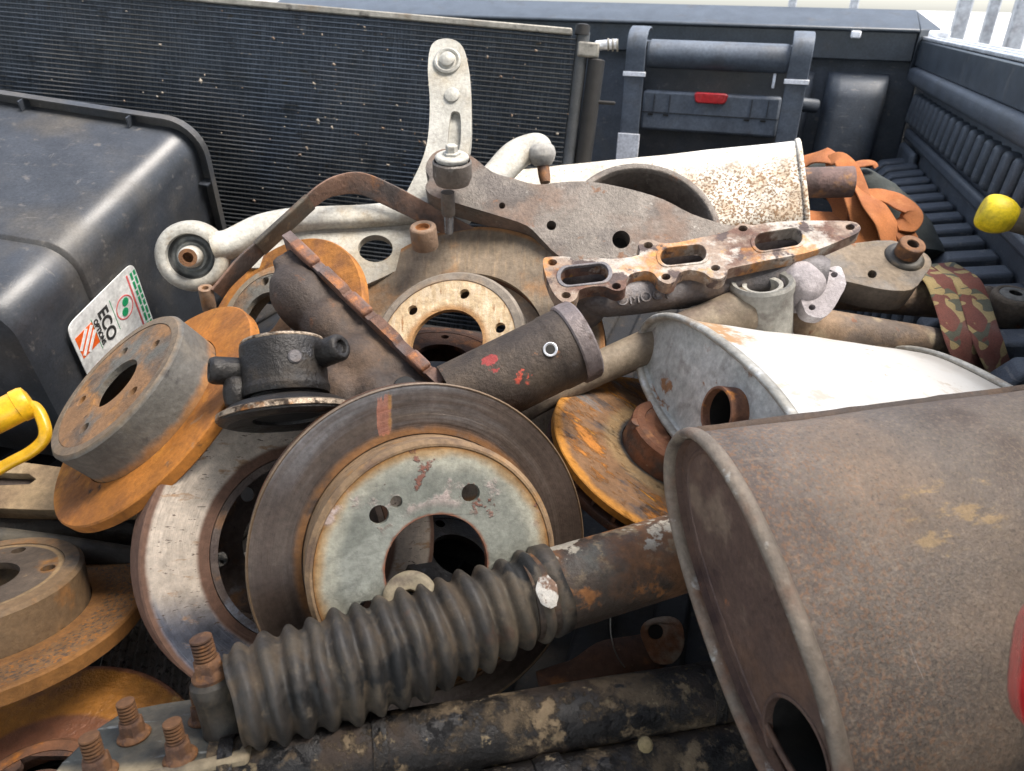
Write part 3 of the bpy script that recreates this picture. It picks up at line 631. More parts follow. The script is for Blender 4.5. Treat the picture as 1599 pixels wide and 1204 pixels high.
rotor('brown rotor with tall hat lying flat at the left edge', P(-12, 962, .685), D(-.02, .96, .28), .129, .016, .0805, .040, .0285, 5, .0062, .052, m_r7ring, m_rustdark, m_r7, m_r7face, vent=False, flange_in=.0155, a0=19)
# --- orange rotor at the bottom left corner
m_r8 = mat('wet_orange_disc', (.38, .155, .025), .34, .15, [dict(c=(.48, .20, .028), s=9, lo=.45, hi=.62, r=.42), dict(c=(.18, .075, .03), s=14, lo=.56, hi=.68), dict(c=(.17, .065, .035), rad=(.127, .132), jit=.004), dict(c=(.20, .08, .04), rad=(.088, .082), jit=.005), dict(c=(.46, .25, .07), s=50, lo=.56, hi=.64, r=.25, m=.3, bx=[(0, .03, .06)])], bump=(150, .0014), bump2=(480, .0005))
rotor('shiny orange rotor in the bottom left corner under the studded bracket', P(50, 1272, .60), D(.06, .80, .60), .134, .02, .062, .006, .034, 5, .006, .048, m_r8, m_rust, rusty('reddish_hat', base=(.20, .085, .04)), m_rustdark, a0=60)

rotor('dark rusty rotor lying flat under the wide tan rotor, seen through its bore', P(690, 585, 1.04), D(.1, .85, .5), .150, .022, .085, .03, .036, 5, .006, .06, m_rustdark, m_rustdark, m_rustdark, m_rustdark, a0=20)
rotor('near-black rotor added to darken the bore of the grey green faced rotor', P(700, 905, .84), D(.35, .80, .45), .130, .020, .07, .04, .032, 5, .006, .05, m_oily, m_oily, m_oily, m_oily, a0=50)  # filler rotor, coloured black so the bore reads as shade

# ================================================================== mufflers
def ringtube(pts, r, seg=10, flat=1.0):
    n = len(pts); vs, fs = [], []
    c = sum(pts, V((0, 0, 0))) / n
    for i, p in enumerate(pts):
        t = (pts[(i + 1) % n] - pts[i - 1]).normalized(); o = V((0, 0, 1)); s = t.cross(o)
        for k in range(seg):
            a = 2 * math.pi * k / seg; vs.append(p + s * r * math.cos(a) + o * r * flat * math.sin(a))
    for i in range(n):
        j = (i + 1) % n
        for k in range(seg): fs.append((i * seg + k, j * seg + k, j * seg + (k + 1) % seg, i * seg + (k + 1) % seg))
    return vs, fs
def muffler(label, c, a, L, hl, hs, ln, mb, mr, mp, hole=None, rec=.012, rim=.0045, ex=2.3, seam=None, far=True, bulge=.0):
    M = frame(c, -a, L)      # x along L, z out of the near end plate
    t = thing('muffler', label, 'muffler', c + a * ln / 2 - V((0, 0, hs)), 'mufflers in the heap')
    rings = []
    for k in range(15):
        z = -ln * k / 14; q = 1 + bulge * math.sin(math.pi * k / 14)
        rings.append([V((x * q, y * q, z)) for x, y in sup(hl - .001, hs - .001, ex, 72)])
    obj('body', loft(rings, False, False), mb, t, M, sharp=60, disp=(.07, .0036))
    rm = obj('rim', ringtube([V((x, y, 0)) for x, y in sup(hl, hs, ex, 96)], rim, 10, 1.5), mr, t, M, sharp=180)
    lip = [V((x, y, 0)) for x, y in sup(hl - rim * .8, hs - rim * .8, ex, 72)]
    obj('rim_wall', loft([[V((p.x, p.y, .001)) for p in lip], [V((p.x * .985, p.y * .975, -rec)) for p in lip]], False, False), mp, t, M)
    pl = [(p.x * .987, p.y * .978) for p in lip]
    loops = [pl] + ([circ(hole[0], hole[1], hole[2], 30)[::-1]] if hole else [])
    obj('end_plate', plate(loops, .002), mp, t, M @ Matrix.Translation((0, 0, -rec + .001)))
    if far:
        obj('far_rim', ringtube([V((x, y, -ln)) for x, y in sup(hl + .001, hs + .001, ex, 96)], rim, 10, 1.5), mr, t, M, sharp=180)
        obj('far_plate', plate([[(x * .98, y * .98) for x, y in pl]], .002), mp, t, M @ Matrix.Translation((0, 0, -ln + .004)))
    return t, M
# --- big brown muffler in the right foreground
m_mb = mat('brown_muffler_skin', (.142, .116, .096), .5, .3, [dict(c=(.205, .15, .108), s=7, d=9, lo=.44, hi=.62, r=.62, m=.1), dict(c=(.105, .078, .064), s=6, d=8, lo=.50, hi=.64, r=.55), dict(c=(.30, .145, .065), s=330, d=4, lo=.49, hi=.62, r=.85, m=0., ax=(2, -.15, -.03), jit=.16, js=12, amt=.5), dict(c=(.30, .23, .16), s=360, d=4, lo=.50, hi=.64, amt=.36, m=0., r=.8), dict(c=(.060, .047, .040), s=420, d=4, lo=.55, hi=.66, amt=.5), dict(c=(.24, .19, .145), s=10, d=9, rg=.72, st=(5, 5, .8), lo=.60, hi=.68, amt=.55), dict(c=(.075, .055, .044), s=5, d=10, rg=.72, lo=.56, hi=.62, amt=.7), dict(c=(.40, .37, .33), s=14, d=4, st=(1, 1, 14), lo=.70, hi=.72, amt=.6), dict(c=(.38, .265, .14), s=22, d=10, rg=.72, st=(2.6, 1, 1), rz=0, lo=.30, hi=.80, m=0., bx=[(0, -.075, -.04), (0, .03, -.015), (2, -.075, -.12), (2, -.24, -.17)], thr=(.36, .62), r=.88, amt=.75)], bump=(420, .0009), bump2=(150, .0007), mott=.8)
m_mrim = mat('crusty_grey_rim', (.215, .175, .135), .6, .2, [dict(c=(.19, .10, .06), s=18, lo=.44, hi=.66, m=0., r=.85), dict(c=(.13, .10, .08), s=40, lo=.56, hi=.68), dict(c=(.42, .40, .36), s=60, lo=.6, hi=.7)], bump=(260, .0009))
m_mplate = mat('dark_red_brown_plate', (.125, .078, .060), .6, .25, [dict(c=(.17, .095, .06), s=11, lo=.48, hi=.64, r=.75), dict(c=(.22, .155, .105), s=17, d=8, lo=.56, hi=.68, amt=.7, m=0., r=.85), dict(c=(.06, .035, .032), s=9, lo=.52, hi=.66), dict(c=(.27, .11, .05), s=50, lo=.64, hi=.73, m=0.)], bump=(260, .0008))
aB, LB = D(.955, .10, -.26), D(.295, -.835, .468); LB = (LB - aB * LB.dot(aB)).normalized()
mb_t, mb_M = muffler('big brown rusty oval muffler in the right foreground with a hole in its end', P(1162, 956, .50), aB, LB, .133, .058, .46, m_mb, m_mrim, m_mplate, hole=(.086, -.013, .033), rec=.008, rim=.0042, far=True)
obj('inlet_pipe', lathe([(.0345, .0025), (.0345, -.09), (.0315, -.09), (.0315, .0025)], 36, True, r=.0012), m_mplate, mb_t, mb_M @ Matrix.Translation((.086, -.013, -.008)))
obj('pipe_dark_liner', lathe([(.0312, -.004), (.0312, -.09)], 36), m_black, mb_t, mb_M @ Matrix.Translation((.086, -.013, -.008)))  # black liner paints in the shade inside the pipe
obj('plate_bead', ringtube([V((x, y, -.0085)) for x, y in sup(.118, .046, 2.3, 72)], .0025, 8), m_mplate, mb_t, mb_M, sharp=180)
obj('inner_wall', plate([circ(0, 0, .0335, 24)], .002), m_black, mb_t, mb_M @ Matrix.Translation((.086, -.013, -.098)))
# seam along the far long edge of the body
se = [V((-.1318, .010, -z)) for z in [k * .45 / 30 for k in range(31)]]
obj('seam_fold', tf(sweep([p + V((.0009 * noise.noise(p * 90), .0009 * noise.noise(p * 90 + V((5, 0, 0))), 0)) for p in se], .005, .0022, V((0, 1, 0)), 2.5, 10), mb_M), m_castdark, mb_t)
obj('dimple', lathe([(0, -.0005), (.003, .0002), (.005, .0012), (.0075, 0)], 20), m_mb, mb_t, frame(mb_M @ V((.018, .0575, -.245)), (mb_M.to_3x3() @ V((.1, 1, 0))), V((1, 0, 0))))

# --- white oval muffler behind it
m_mw = mat('white_galvanised_skin', (.60, .59, .565), .36, .05, [dict(c=(.34, .20, .095), s=11, d=10, rg=.7, lo=.30, hi=.70, m=0., r=.8, bx=[(2, -.10, -.01), (0, .04, -.08)], thr=(.14, .34)), dict(c=(.34, .26, .17), s=24, d=9, rg=.7, lo=.57, hi=.66, amt=.55, r=.8), dict(c=(.55, .50, .43), s=12, lo=.55, hi=.68), dict(c=(.28, .20, .14), s=50, lo=.67, hi=.73, m=0., r=.85), dict(c=(.33, .30, .26), ax=(2, -.27, -.315), jit=.06, js=30, amt=.55)], bump=(500, .0001), mott=.12)
m_wrim = mat('dull_zinc_rim', (.40, .38, .33), .5, .4, [dict(c=(.26, .20, .14), s=20, lo=.5, hi=.64, m=0.), dict(c=(.52, .52, .50), s=36, lo=.55, hi=.68)], bump=(260, .0006))
m_wplate = mat('zinc_end_plate', (.50, .51, .48), .55, .25, [dict(c=(.58, .575, .545), s=12, lo=.46, hi=.62), dict(c=(.38, .365, .34), s=34, lo=.52, hi=.66), dict(c=(.30, .155, .075), s=28, d=8, lo=.60, hi=.66, m=0., r=.85, h=.0006), dict(c=(.56, .555, .53), s=70, lo=.6, hi=.7)], bump=(180, .0013))
aW, LW = D(.94, -.09, -.325), D(.30, -.45, .84); LW = (LW - aW * LW.dot(aW)).normalized()
mw_t, mw_M = muffler('white oval muffler lying flat with its grey end plate and rusty hole', P(1108, 628, .70), aW, LW, .158, .056, .335, m_mw, m_wrim, m_wplate, hole=(.030, .004, .0235), rec=.007, rim=.004)
m_rustpipe = rusty('orange_pipe_stub', base=(.24, .11, .06), a=(.55, .20, .035), b=(.13, .06, .04), s=30)
obj('inlet_pipe', lathe([(.0245, .020), (.0245, -.06), (.0215, -.06), (.0215, .020)], 36, True, r=.001), m_rustpipe, mw_t, mw_M @ Matrix.Translation((.030, .004, -.008)))
obj('pipe_dark_liner', lathe([(.0213, .012), (.0213, -.06)], 36), m_black, mw_t, mw_M @ Matrix.Translation((.030, .004, -.008)))  # black lining puts the inner shade of the stub into colour
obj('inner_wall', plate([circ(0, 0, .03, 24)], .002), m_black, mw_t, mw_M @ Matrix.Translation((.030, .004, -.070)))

# --- speckled white muffler at the back
m_ms = mat('speckled_white_skin', (.62, .575, .49), .55, .05, [dict(c=(.70, .68, .63), s=5, lo=.5, hi=.65), dict(c=(.40, .29, .185), s=24, d=8, lo=.47, hi=.66, amt=.75, r=.9, bx=[(2, -.26, -.12), (0, -.055, -.02)]), dict(c=(.24, .15, .085), s=270, d=5, lo=.50, hi=.58, r=.9, bx=[(2, -.25, -.13), (0, -.06, -.005)], h=.0006), dict(c=(.34, .24, .15), s=230, d=4, lo=.60, hi=.66, r=.9)], bump=(280, .0005))
aS, LS = D(-.98, -.03, -.25), D(.08, -.86, .5); LS = (LS - aS * LS.dot(aS)).normalized()
ms_t, ms_M = muffler('mud speckled white muffler at the back below the tool case', P(1250, 300, 1.10), aS, LS, .086, .036, .46, m_ms, m_ms, m_ms, rec=.005, rim=.0026, ex=4.2)
obj('outlet_pipe', lathe([(.0225, .075), (.0225, -.02), (.02, -.02), (.02, .075)], 32, True, r=.001), rusty('purple_brown_pipe', base=(.16, .105, .095), a=(.33, .17, .075), b=(.10, .07, .065), s=20), ms_t, ms_M @ Matrix.Translation((-.018, .0, 0)) @ Matrix.Rotation(R(-6), 4, 'X'))
# ================================================================== control arms
def Z(ox, oy, k, pts): return [(ox + x / k, oy + y / k) for x, y in pts]
def pplate(name, loops_px, p0, n, th, mt, par, bevel=.002, bseg=2, sm=0, **k):
    "plate traced on the plane through p0 with normal n"
    M = frame(p0, n, RT)
    loops = []
    for i, l in enumerate(loops_px):
        q = to2d(on_plane(l, p0, n), M)
        if sm: q = smooth2(q, sm)
        A = sum(q[j - 1][0] * q[j][1] - q[j][0] * q[j - 1][1] for j in range(len(q)))
        if (A > 0) != (i == 0): q = q[::-1]
        loops.append(q)
    return obj(name, plate(loops, th), mt, par, M, bevel=bevel, bseg=bseg, **k), M
# --- pale aluminium arm with bushing eye, long leg and upright leg
p0 = P(480, 380, .97); nA = D(.05, .30, .95)
armA = thing('control_arm', 'pale cast aluminium control arm with a big bushing eye and an upright leg', 'control arm', P(480, 400, .97))
pplate('web', [[(392, 385), (430, 352), (520, 345), (640, 336), (700, 352), (705, 392), (640, 412), (600, 432), (545, 452), (500, 440), (440, 415), (392, 418)], circ(586, 388, 27, 24, 21)], p0, nA, .014, m_cast, armA, bevel=.004, bseg=3, sm=3)
pth = [on_plane([q], p0 + nA * .006, nA)[0] for q in [(335, 388), (362, 380), (400, 360), (440, 347), (500, 341), (570, 338), (640, 331), (690, 322)]]
obj('top_rib', sweep(spline(pth, 6), [.019, .018, .018, .016, .015, .015, .016, .016], [.022, .017, .015, .014, .013, .013, .013, .013], nA, 2.6, 22), m_cast, armA)
be = P(302, 400, .955); bn = D(.20, -.22, .95)
obj('bushing_eye', lathe([(.0285, .020), (.039, .019), (.0445, .012), (.0455, -.006), (.042, -.026), (.030, -.03), (.0285, -.02)], 56, True, r=.004), m_cast, armA, axis(be, bn))
obj('rubber_bushing', lathe([(0, .006), (.011, .007), (.018, .010), (.021, .004), (.026, .004), (.0288, .010), (.0288, -.012), (0, -.012)], 48, r=.001), mat('grey_rubber', (.13, .14, .14), .7, 0, [dict(c=(.28, .28, .25), s=30, lo=.5, hi=.66), dict(c=(.03, .03, .03), rad=(.0225, .0265), amt=.85)], bump=(220, .001)), armA, axis(be, bn))
obj('bushing_sleeve', lathe([(.0065, .032), (.0115, .032), (.0135, .026), (.0145, .004), (.0065, .004)], 32, True, r=.001), m_cast, armA, axis(be, bn))
obj('sleeve_bore', lathe([(0, .018), (.0098, .026), (.0112, .0335), (.0066, .0335), (.006, .022), (0, .017)], 24), m_rustbolt, armA, axis(be, bn))
pu = P(700, 200, 1.0); nU = D(-.05, .12, .99)
uo = [(671, 78), (680, 64), (698, 60), (716, 66), (727, 84), (733, 120), (735, 170), (734, 225), (722, 262), (690, 300), (665, 345), (628, 352), (626, 320), (640, 290), (658, 252), (668, 215), (671, 160), (668, 110)]
slot_ = [(704, 178), (712, 174), (719, 182), (719, 222), (712, 240), (699, 238), (700, 205)]
pplate('upright_leg', [uo, slot_], pu, nU, .014, m_cast, armA, bevel=.004, bseg=3, sm=4)
pplate('slot_floor', [[(696, 168), (728, 168), (727, 245), (690, 245)]], pu - nU * .009, nU, .006, m_cast, armA, bevel=0)
pplate('leg_backing', [uo], pu - nU * .010, nU, .016, m_cast, armA, bevel=.004, bseg=2, sm=4)
def boss(name, px, py, p0_, n_, prof, mt, par, seg=32):
    return obj(name, lathe(prof, seg), mt, par, axis(on_plane([(px, py)], p0_, n_)[0], n_))
boss('ball_joint_cap', 699, 96, pu, nU, [(.0185, -.002), (.0185, .0035), (.016, .005), (.0135, .004), (.0125, .0025), (.0105, .0035), (.0100, .008), (.006, .0105), (0, .011)], m_cast, armA)
boss('rivet', 706, 149, pu, nU, [(.0105, -.001), (.010, .003), (.006, .005), (0, .0055)], m_cast, armA)
# --- second aluminium arm with ball joint behind
armB = thing('control_arm', 'beige aluminium arm end with an upturned ball joint in front of the condenser', 'control arm', P(770, 290, 1.03))
obj('arm', sweep(spline([P(690, 352, 1.0), P(730, 318, 1.01), P(770, 280, 1.03), P(805, 243, 1.05), P(838, 228, 1.055), P(852, 236, 1.05)], 6), [.024, .022, .021, .022, .019, .012], [.014, .014, .014, .015, .016, .010], D(.3, .5, .8), 2.5, 22), m_cast, armB, sub=1)
bb = P(846, 240, 1.045)
obj('ball_joint_boot', lathe([(0, .014), (.012, .014), (.0185, .008), (.020, -.002), (.017, -.010), (.012, -.016), (0, -.016)], 36, r=.002), mat('pale_grey_boot', (.30, .29, .27), .7, 0, [dict(c=(.4, .37, .31), s=25, lo=.5, hi=.68)], bump=(200, .001)), armB, axis(bb, D(-.10, .93, .3)))
obj('ball_joint_stud', lathe([(0, 0), (.0085, 0), (.0085, .02), (.007, .03), (0, .03)], 24), m_rustbolt, armB, axis(bb - D(-.1, .93, .3) * .012, D(.12, -.93, .1)))
# --- flat rusty strap
st = thing('flat_strap', 'bent flat rusty strap lying over the pale aluminium arm', 'metal strap', P(500, 400, .93))
sp = spline([P(338, 458, .905), P(368, 424, .91), P(405, 388, .915), P(455, 342, .925), P(500, 302, .935), P(530, 289, .945), P(565, 287, .95), P(610, 306, .955), P(665, 334, .96), P(740, 372, .965)], 8)
obj('band', sweep(sp, .0018, [.016, .015, .0135, .012, .0125, .0135, .0145, .015, .014, .013], lambda t: D(.50 - .25 * t, .74, .40), 6, 16), rusty('strap_rust', base=(.17, .10, .07), a=(.27, .12, .05), b=(.075, .06, .055), s=14), st, sharp=60)
obj('clamped_sleeve', sweep(sp[16:30], .0035, .0142, lambda t: D(.45, .74, .42), 6, 16), m_rubber, st, sharp=60)
obj('tube_end', lathe([(.0038, .012), (.0085, .012), (.0085, -.02), (.0038, -.02)], 24, True, r=.001), m_pipe, st, axis(P(323, 462, .90), D(.1, .75, .66)))
# --- small rusty ring
sr = thing('rusty_ring', 'small rusty ring bushing beside the hanging bolt of the grey stamped arm', 'bushing', P(661, 366, .90))
obj('collar', lathe([(.0085, .006), (.0125, .008), (.0165, .006), (.0165, -.022), (.0085, -.022)], 36, True, r=.002), m_pipe, sr, axis(P(661, 361, .905), D(-.05, .75, .65)))
obj('bore', lathe([(0, .0), (.009, .0), (.009, .006), (.008, .0062), (.0075, .001), (0, .0005)], 24), m_rust, sr, axis(P(661, 361, .905), D(-.05, .75, .65)))

# --- big stamped steel arm with spring seat
armC = thing('control_arm', 'large weathered grey stamped steel arm with a round spring seat and hanging bolt', 'control arm', P(900, 400, .93))
pc = P(900, 340, .92); nC = D(.02, .28, .96)
outC = [(664, 262), (676, 240), (700, 232), (735, 243), (768, 268), (800, 278), (838, 288), (880, 284), (925, 284), (986, 296), (1037, 312), (1080, 334), (1130, 350), (1165, 356), (1150, 385), (1060, 410), (960, 420), (900, 412), (868, 396), (846, 374), (822, 352), (782, 338), (742, 326), (709, 316), (676, 306), (664, 292), (671, 278)]
pplate('arm_shell', [outC, circ(861, 352, 7.5, 16), circ(970, 374, 14, 24), circ(784, 321, 5, 14)], pc, nC, .036, m_steel, armC, bevel=.015, bseg=5, sm=3)
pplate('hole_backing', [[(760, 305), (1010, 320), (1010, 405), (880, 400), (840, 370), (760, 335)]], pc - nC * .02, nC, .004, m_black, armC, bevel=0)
bc_ = P(706, 258, .885); bn_ = D(.02, .80, .60)
obj('bushing_housing', lathe([(.0235, -.014), (.0235, .004), (.0218, .006), (.0205, .003), (.0205, -.022)], 40, True), m_steel, armC, axis(bc_, bn_))
obj('rubber_bushing', lathe([(0, .005), (.0165, .006), (.0195, .003), (.0203, -.01), (0, -.01)], 40, r=.001), m_rubber, armC, axis(bc_, bn_))
obj('washer', lathe([(0, .013), (.0175, .013), (.0205, .0105), (.0195, .006), (0, .006)], 40, r=.0012), m_cast, armC, axis(bc_, bn_))
obj('bolt_head', lathe([(0, .0245), (.0062, .0245), (.0072, .0235), (.0072, .0165), (.0105, .0155), (.0105, .0125), (0, .0125)], 6), m_cast, armC, axis(bc_, bn_), sharp=20)
hb = P(699, 300, .90)
obj('bolt_sleeve', lathe([(0, 0), (.0085, 0), (.0085, .028), (.0075, .03), (0, .03)], 24), m_steel, armC, axis(hb, -bn_))
obj('bolt_shank', lathe([(0, .028), (.0058, .028), (.0058, .052), (.005, .054), (0, .054)], 20), mat('bright_shank', (.33, .36, .42), .25, .8, [dict(c=(.22, .13, .08), s=40, lo=.52, hi=.62, m=0., r=.8)], bump=(200, .0006)), armC, axis(hb, -bn_))
ssM = axis(P(1004, 362, .972), D(.04, .32, .94))
obj('spring_seat', lathe([(.093, -.002), (.096, .003), (.103, .004), (.1055, .0), (.1055, -.012), (.1015, -.014), (.096, -.012), (.088, -.040), (.070, -.046), (.0, -.046), (.0, -.043), (.070, -.043), (.084, -.038)], 72, True, r=.0012), m_steel, armC, ssM)
# --- trailing arm with upright bushing eye and long pipe
armD = thing('trailing_arm', 'dull grey trailing arm with an upright bushing eye beside the manifold', 'trailing arm', P(1190, 500, .84))
eA = D(-.15, .84, .52); eO = P(1190, 445, .845)
obj('bushing_eye', lathe([(.0285, .004), (.0335, .006), (.036, .002), (.0355, -.006), (.034, -.01), (.036, -.062), (.0375, -.066), (.0375, -.070), (.034, -.072), (.0285, -.072)], 56, True), mat('grey_eye', (.27, .265, .24), .65, .15, [dict(c=(.36, .29, .2), s=14, lo=.52, hi=.68, m=0.), dict(c=(.17, .155, .14), s=24, lo=.55, hi=.68)], bump=(240, .0009)), armD, axis(eO, eA))
obj('inner_sleeve', lathe([(.0175, .0), (.0225, .001), (.0225, -.06), (.0175, -.06)], 40, True, r=.0008), m_cast, armD, axis(eO + D(.5, 0, .2) * .0005, eA))
obj('rubber_bushing', lathe([(.0222, -.006), (.0287, -.012), (.0287, -.06), (.0222, -.06)], 40, True), m_rubber, armD, axis(eO, eA))
obj('pipe', tube(spline([P(780, 655, .80), P(850, 615, .815), P(930, 577, .83), P(1010, 542, .84), P(1090, 508, .85), P(1165, 485, .855)], 6), [.0185, .0185, .019, .020, .022, .028], 26), mat('dusty_tan_pipe', (.22, .175, .125), .75, .1, [dict(c=(.15, .115, .09), s=14, lo=.5, hi=.66), dict(c=(.30, .25, .18), s=20, lo=.52, hi=.7)], bump=(260, .0008)), armD)
# --- stamped arm on the right with rusty sleeve
armE = thing('control_arm', 'short dusty stamped arm with a rusty bushing sleeve by the camouflage strap', 'control arm', P(1370, 430, .95))
pe = P(1370, 405, .95); nE = D(.05, .60, .80)
m_steel2 = mat('dusty_stamped_steel', (.135, .118, .10), .62, .2, [dict(c=(.22, .175, .128), s=12, d=9, lo=.50, hi=.62, r=.85), dict(c=(.10, .085, .07), s=16, lo=.54, hi=.66), dict(c=(.22, .10, .05), s=40, lo=.63, hi=.72)], bump=(280, .0009))
pplate('arm_shell', [[(1262, 388), (1320, 381), (1392, 375), (1440, 392), (1455, 410), (1444, 430), (1424, 452), (1380, 452), (1325, 440), (1262, 428)], circ(1362, 428, 7, 14, 6)], pe, nE, .036, m_steel2, armE, bevel=.010, bseg=3, sm=3)
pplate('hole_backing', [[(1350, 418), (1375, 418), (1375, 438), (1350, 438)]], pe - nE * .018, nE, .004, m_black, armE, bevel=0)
eb = on_plane([(1412, 402)], pe, nE)[0]
obj('rubber_bushing', lathe([(0, .006), (.020, .006), (.0245, .003), (.026, -.004), (0, -.004)], 36, r=.0015), m_rubber, armE, axis(eb, nE))
obj('bushing_sleeve', lathe([(.0075, .024), (.0155, .024), (.0165, .022), (.0155, .004), (.0075, .004)], 30, True, r=.001), m_rustbolt, armE, axis(eb, nE))
obj('sleeve_bore', lathe([(0, .012), (.008, .012), (.008, .0225), (.007, .0225), (.0072, .013), (0, .0121)], 20), m_castdark, armE, axis(eb, nE))

# ================================================================== exhaust manifold with slotted flange
mani = thing('exhaust_manifold', 'scaly exhaust manifold with slotted ports lying across the grey stamped arm', 'exhaust manifold', P(1090, 470, .86))
pm = P(1090, 400, .845); nM = D(-.02, .66, .75)
o1 = Z(830, 320, 6.019, [(108, 525), (130, 492), (240, 484), (365, 490), (415, 526), (520, 505), (620, 496), (720, 506), (840, 500), (1015, 468), (1003, 370), (1035, 330), (1140, 326), (1200, 352), (1300, 360), (1440, 340)])
o2 = Z(1090, 320, 6.019, [(20, 306), (200, 272), (330, 222), (385, 180), (450, 176), (520, 190), (650, 168), (900, 148), (1200, 148), (1390, 150), (1490, 168), (1530, 215), (1500, 262), (1390, 312), (1180, 400), (1000, 455), (800, 492), (600, 530), (450, 565), (290, 600), (270, 650), (215, 692), (120, 684), (60, 640)])
o3 = Z(830, 320, 6.019, [(1500, 610), (1390, 640), (1352, 715), (1280, 742), (1200, 705), (1150, 645), (1070, 620), (930, 650), (893, 710), (888, 772), (830, 806), (760, 798), (695, 768), (570, 765), (450, 800), (430, 860), (390, 905), (310, 918), (250, 880), (195, 810), (140, 680), (112, 580)])
holes = [Z(830, 320, 6.019, circ(x, y, 44, 18, 30)) for x, y in ((197, 540), (1097, 378), (325, 848), (797, 762), (1263, 675))] + [Z(1090, 320, 6.019, circ(x, y, 44, 18, 28)) for x, y in ((422, 220), (1430, 208), (165, 592))]
slots = [Z(830, 320, 6.019, slot((355, 672), (640, 640), 86)), Z(830, 320, 6.019, slot((1290, 488), (1560, 458), 84)), Z(1090, 320, 6.019, slot((612, 350), (895, 305), 86))]
fl_, FM = pplate('flange', [o1 + o2 + o3] + holes + slots, pm, nM, .015, m_flange, mani, bevel=.0018, bseg=2, sm=2)
for k_, sl_ in enumerate(slots):
    q_ = to2d(on_plane(sl_, pm, nM), FM); c_ = sum((V((*p_, 0)) for p_ in q_), V((0, 0, 0))) / len(q_)
    o_ = [(c_ + (V((*p_, 0)) - c_) + (V((*p_, 0)) - c_).normalized() * .0042) for p_ in q_]; o_ = [(p_.x, p_.y) for p_ in o_]
    i_ = [(c_ + (V((*p_, 0)) - c_) - (V((*p_, 0)) - c_).normalized() * .0004) for p_ in q_]; i_ = [(p_.x, p_.y) for p_ in i_]
    obj('port_lip', plate([o_, i_[::-1]], .004), m_runner if k_ == 0 else m_flange, mani, FM @ Matrix.Translation((0, 0, .0011)), bevel=.0007)
def lift(x, y, d): return on_plane([(x, y)], pm, nM)[0] - nM * d
dn = -(nM) + UP * -.0
for k, ((x, y), (x2, y2)) in enumerate([((868, 432), (954, 426)), ((1030, 402), (1108, 394)), ((1190, 378), (1254, 370))]):
    a_, b_ = lift((x + x2) / 2 - 40, (y + y2) / 2 + 2, 0), lift((x + x2) / 2 + 40, (y + y2) / 2 - 3, 0)
    ax_ = (b_ - a_).normalized(); c_ = (a_ + b_) / 2
    M = frame(c_ - nM * .0148, nM, ax_)
    rg = []
    for z, sx, sy in ((0, 1, 1), (-.02, .95, 1), (-.04, .8, 1.1), (-.055, .6, 1.0)):
        rg.append([V((px * sx * .036, py * sy * .0165, z)) for px, py in sup(1, 1, 3, 32)])
    obj('port_runner', loft(rg, False, True), m_runner, mani, M)
obj('collector', sweep(spline([P(905, 466, .86), P(950, 468, .855), P(1020, 458, .865), P(1100, 446, .875), P(1180, 436, .885), P(1260, 430, .88), P(1290, 432, .875)], 6), [.020, .026, .028, .028, .030, .034, .03], [.012, .020, .022, .022, .024, .026, .02], UP, 2.3, 24), m_runner, mani)
cM = frame(P(1005, 465, .8345), D(.06, .15, .97), D(.98, .17, 0))
text('OMOCY', cM, .017, m_runner, mani, 'casting_mark', ext=.0022)
po = P(1285, 455, .85); nO = D(.12, .30, .94)
oo = Z(1090, 320, 6.019, [(900, 560), (1000, 470), (1130, 430), (1150, 520), (1200, 592), (1290, 574), (1350, 592), (1395, 740), (1345, 850), (1280, 965), (1200, 1050), (1120, 1060), (1030, 1030), (985, 950), (930, 740)])
pplate('outlet_flange', [oo, Z(1090, 320, 6.019, circ(1282, 655, 32, 16, 26)), Z(1090, 320, 6.019, circ(1073, 962, 32, 16, 26))], po, nO, .016, m_powder, mani, bevel=.005, bseg=3, sm=2)
obj('outlet_neck', lathe([(0, -.03), (.03, -.03), (.026, -.005), (.021, .006), (.014, .010), (0, .011)], 32, r=.003), m_powder, mani, axis(on_plane([(1258, 438)], po, nO)[0] + nO * .002, nO), disp=(.02, .004))

# ================================================================== dark exhaust manifold seen from behind
dk = thing('exhaust_manifold', 'dark brown cast manifold standing on edge with its rusty flange upright', 'exhaust manifold', P(560, 590, .74))
f0, f1 = P(456, 368, .80), P(698, 598, .70)
fd = (f1 - f0).normalized(); FL = (f1 - f0).length
fn = D(.60, .62, -.42); fn = (fn - fd * fn.dot(fd)).normalized(); fw = fn.cross(fd)
DM = frame(f0, fn, fd)       # x along, y across, z outwards (away from the runners)
if (DM.to_3x3() @ V((0, 1, 0))).dot(FW) < 0: ys = -1
else: ys = 1
lob = []
N = 60
for i in range(N + 1):
    x = FL * i / N; b = math.cos(2 * math.pi * (i / N) * 3); lob.append((x, ys * (-.004 - .004 * (b > .2))))
top = [(x, ys * (.075 + .006 * math.cos(2 * math.pi * x / FL * 3))) for x, y in lob[::-1]]
q = lob + top
if ys < 0: q = q[::-1]
obj('flange', plate([q], .011), rusty('edge_rust', base=(.14, .075, .052), a=(.33, .13, .045), b=(.12, .09, .085), s=24), dk, DM, bevel=.0016)
for x, wd in ((.035, .05), (.13, .04), (.225, .03)):
    obj('bolt_boss', box(wd * .8, .010, .0135), rusty('boss_rust', base=(.17, .08, .05), a=(.30, .12, .045), b=(.12, .085, .075), s=40) if 'boss_rust' not in bpy.data.materials else bpy.data.materials['boss_rust'], dk, DM @ Matrix.Translation((x * FL / .26, ys * -.004, -.006)), bevel=.003, bseg=3)
bl = []
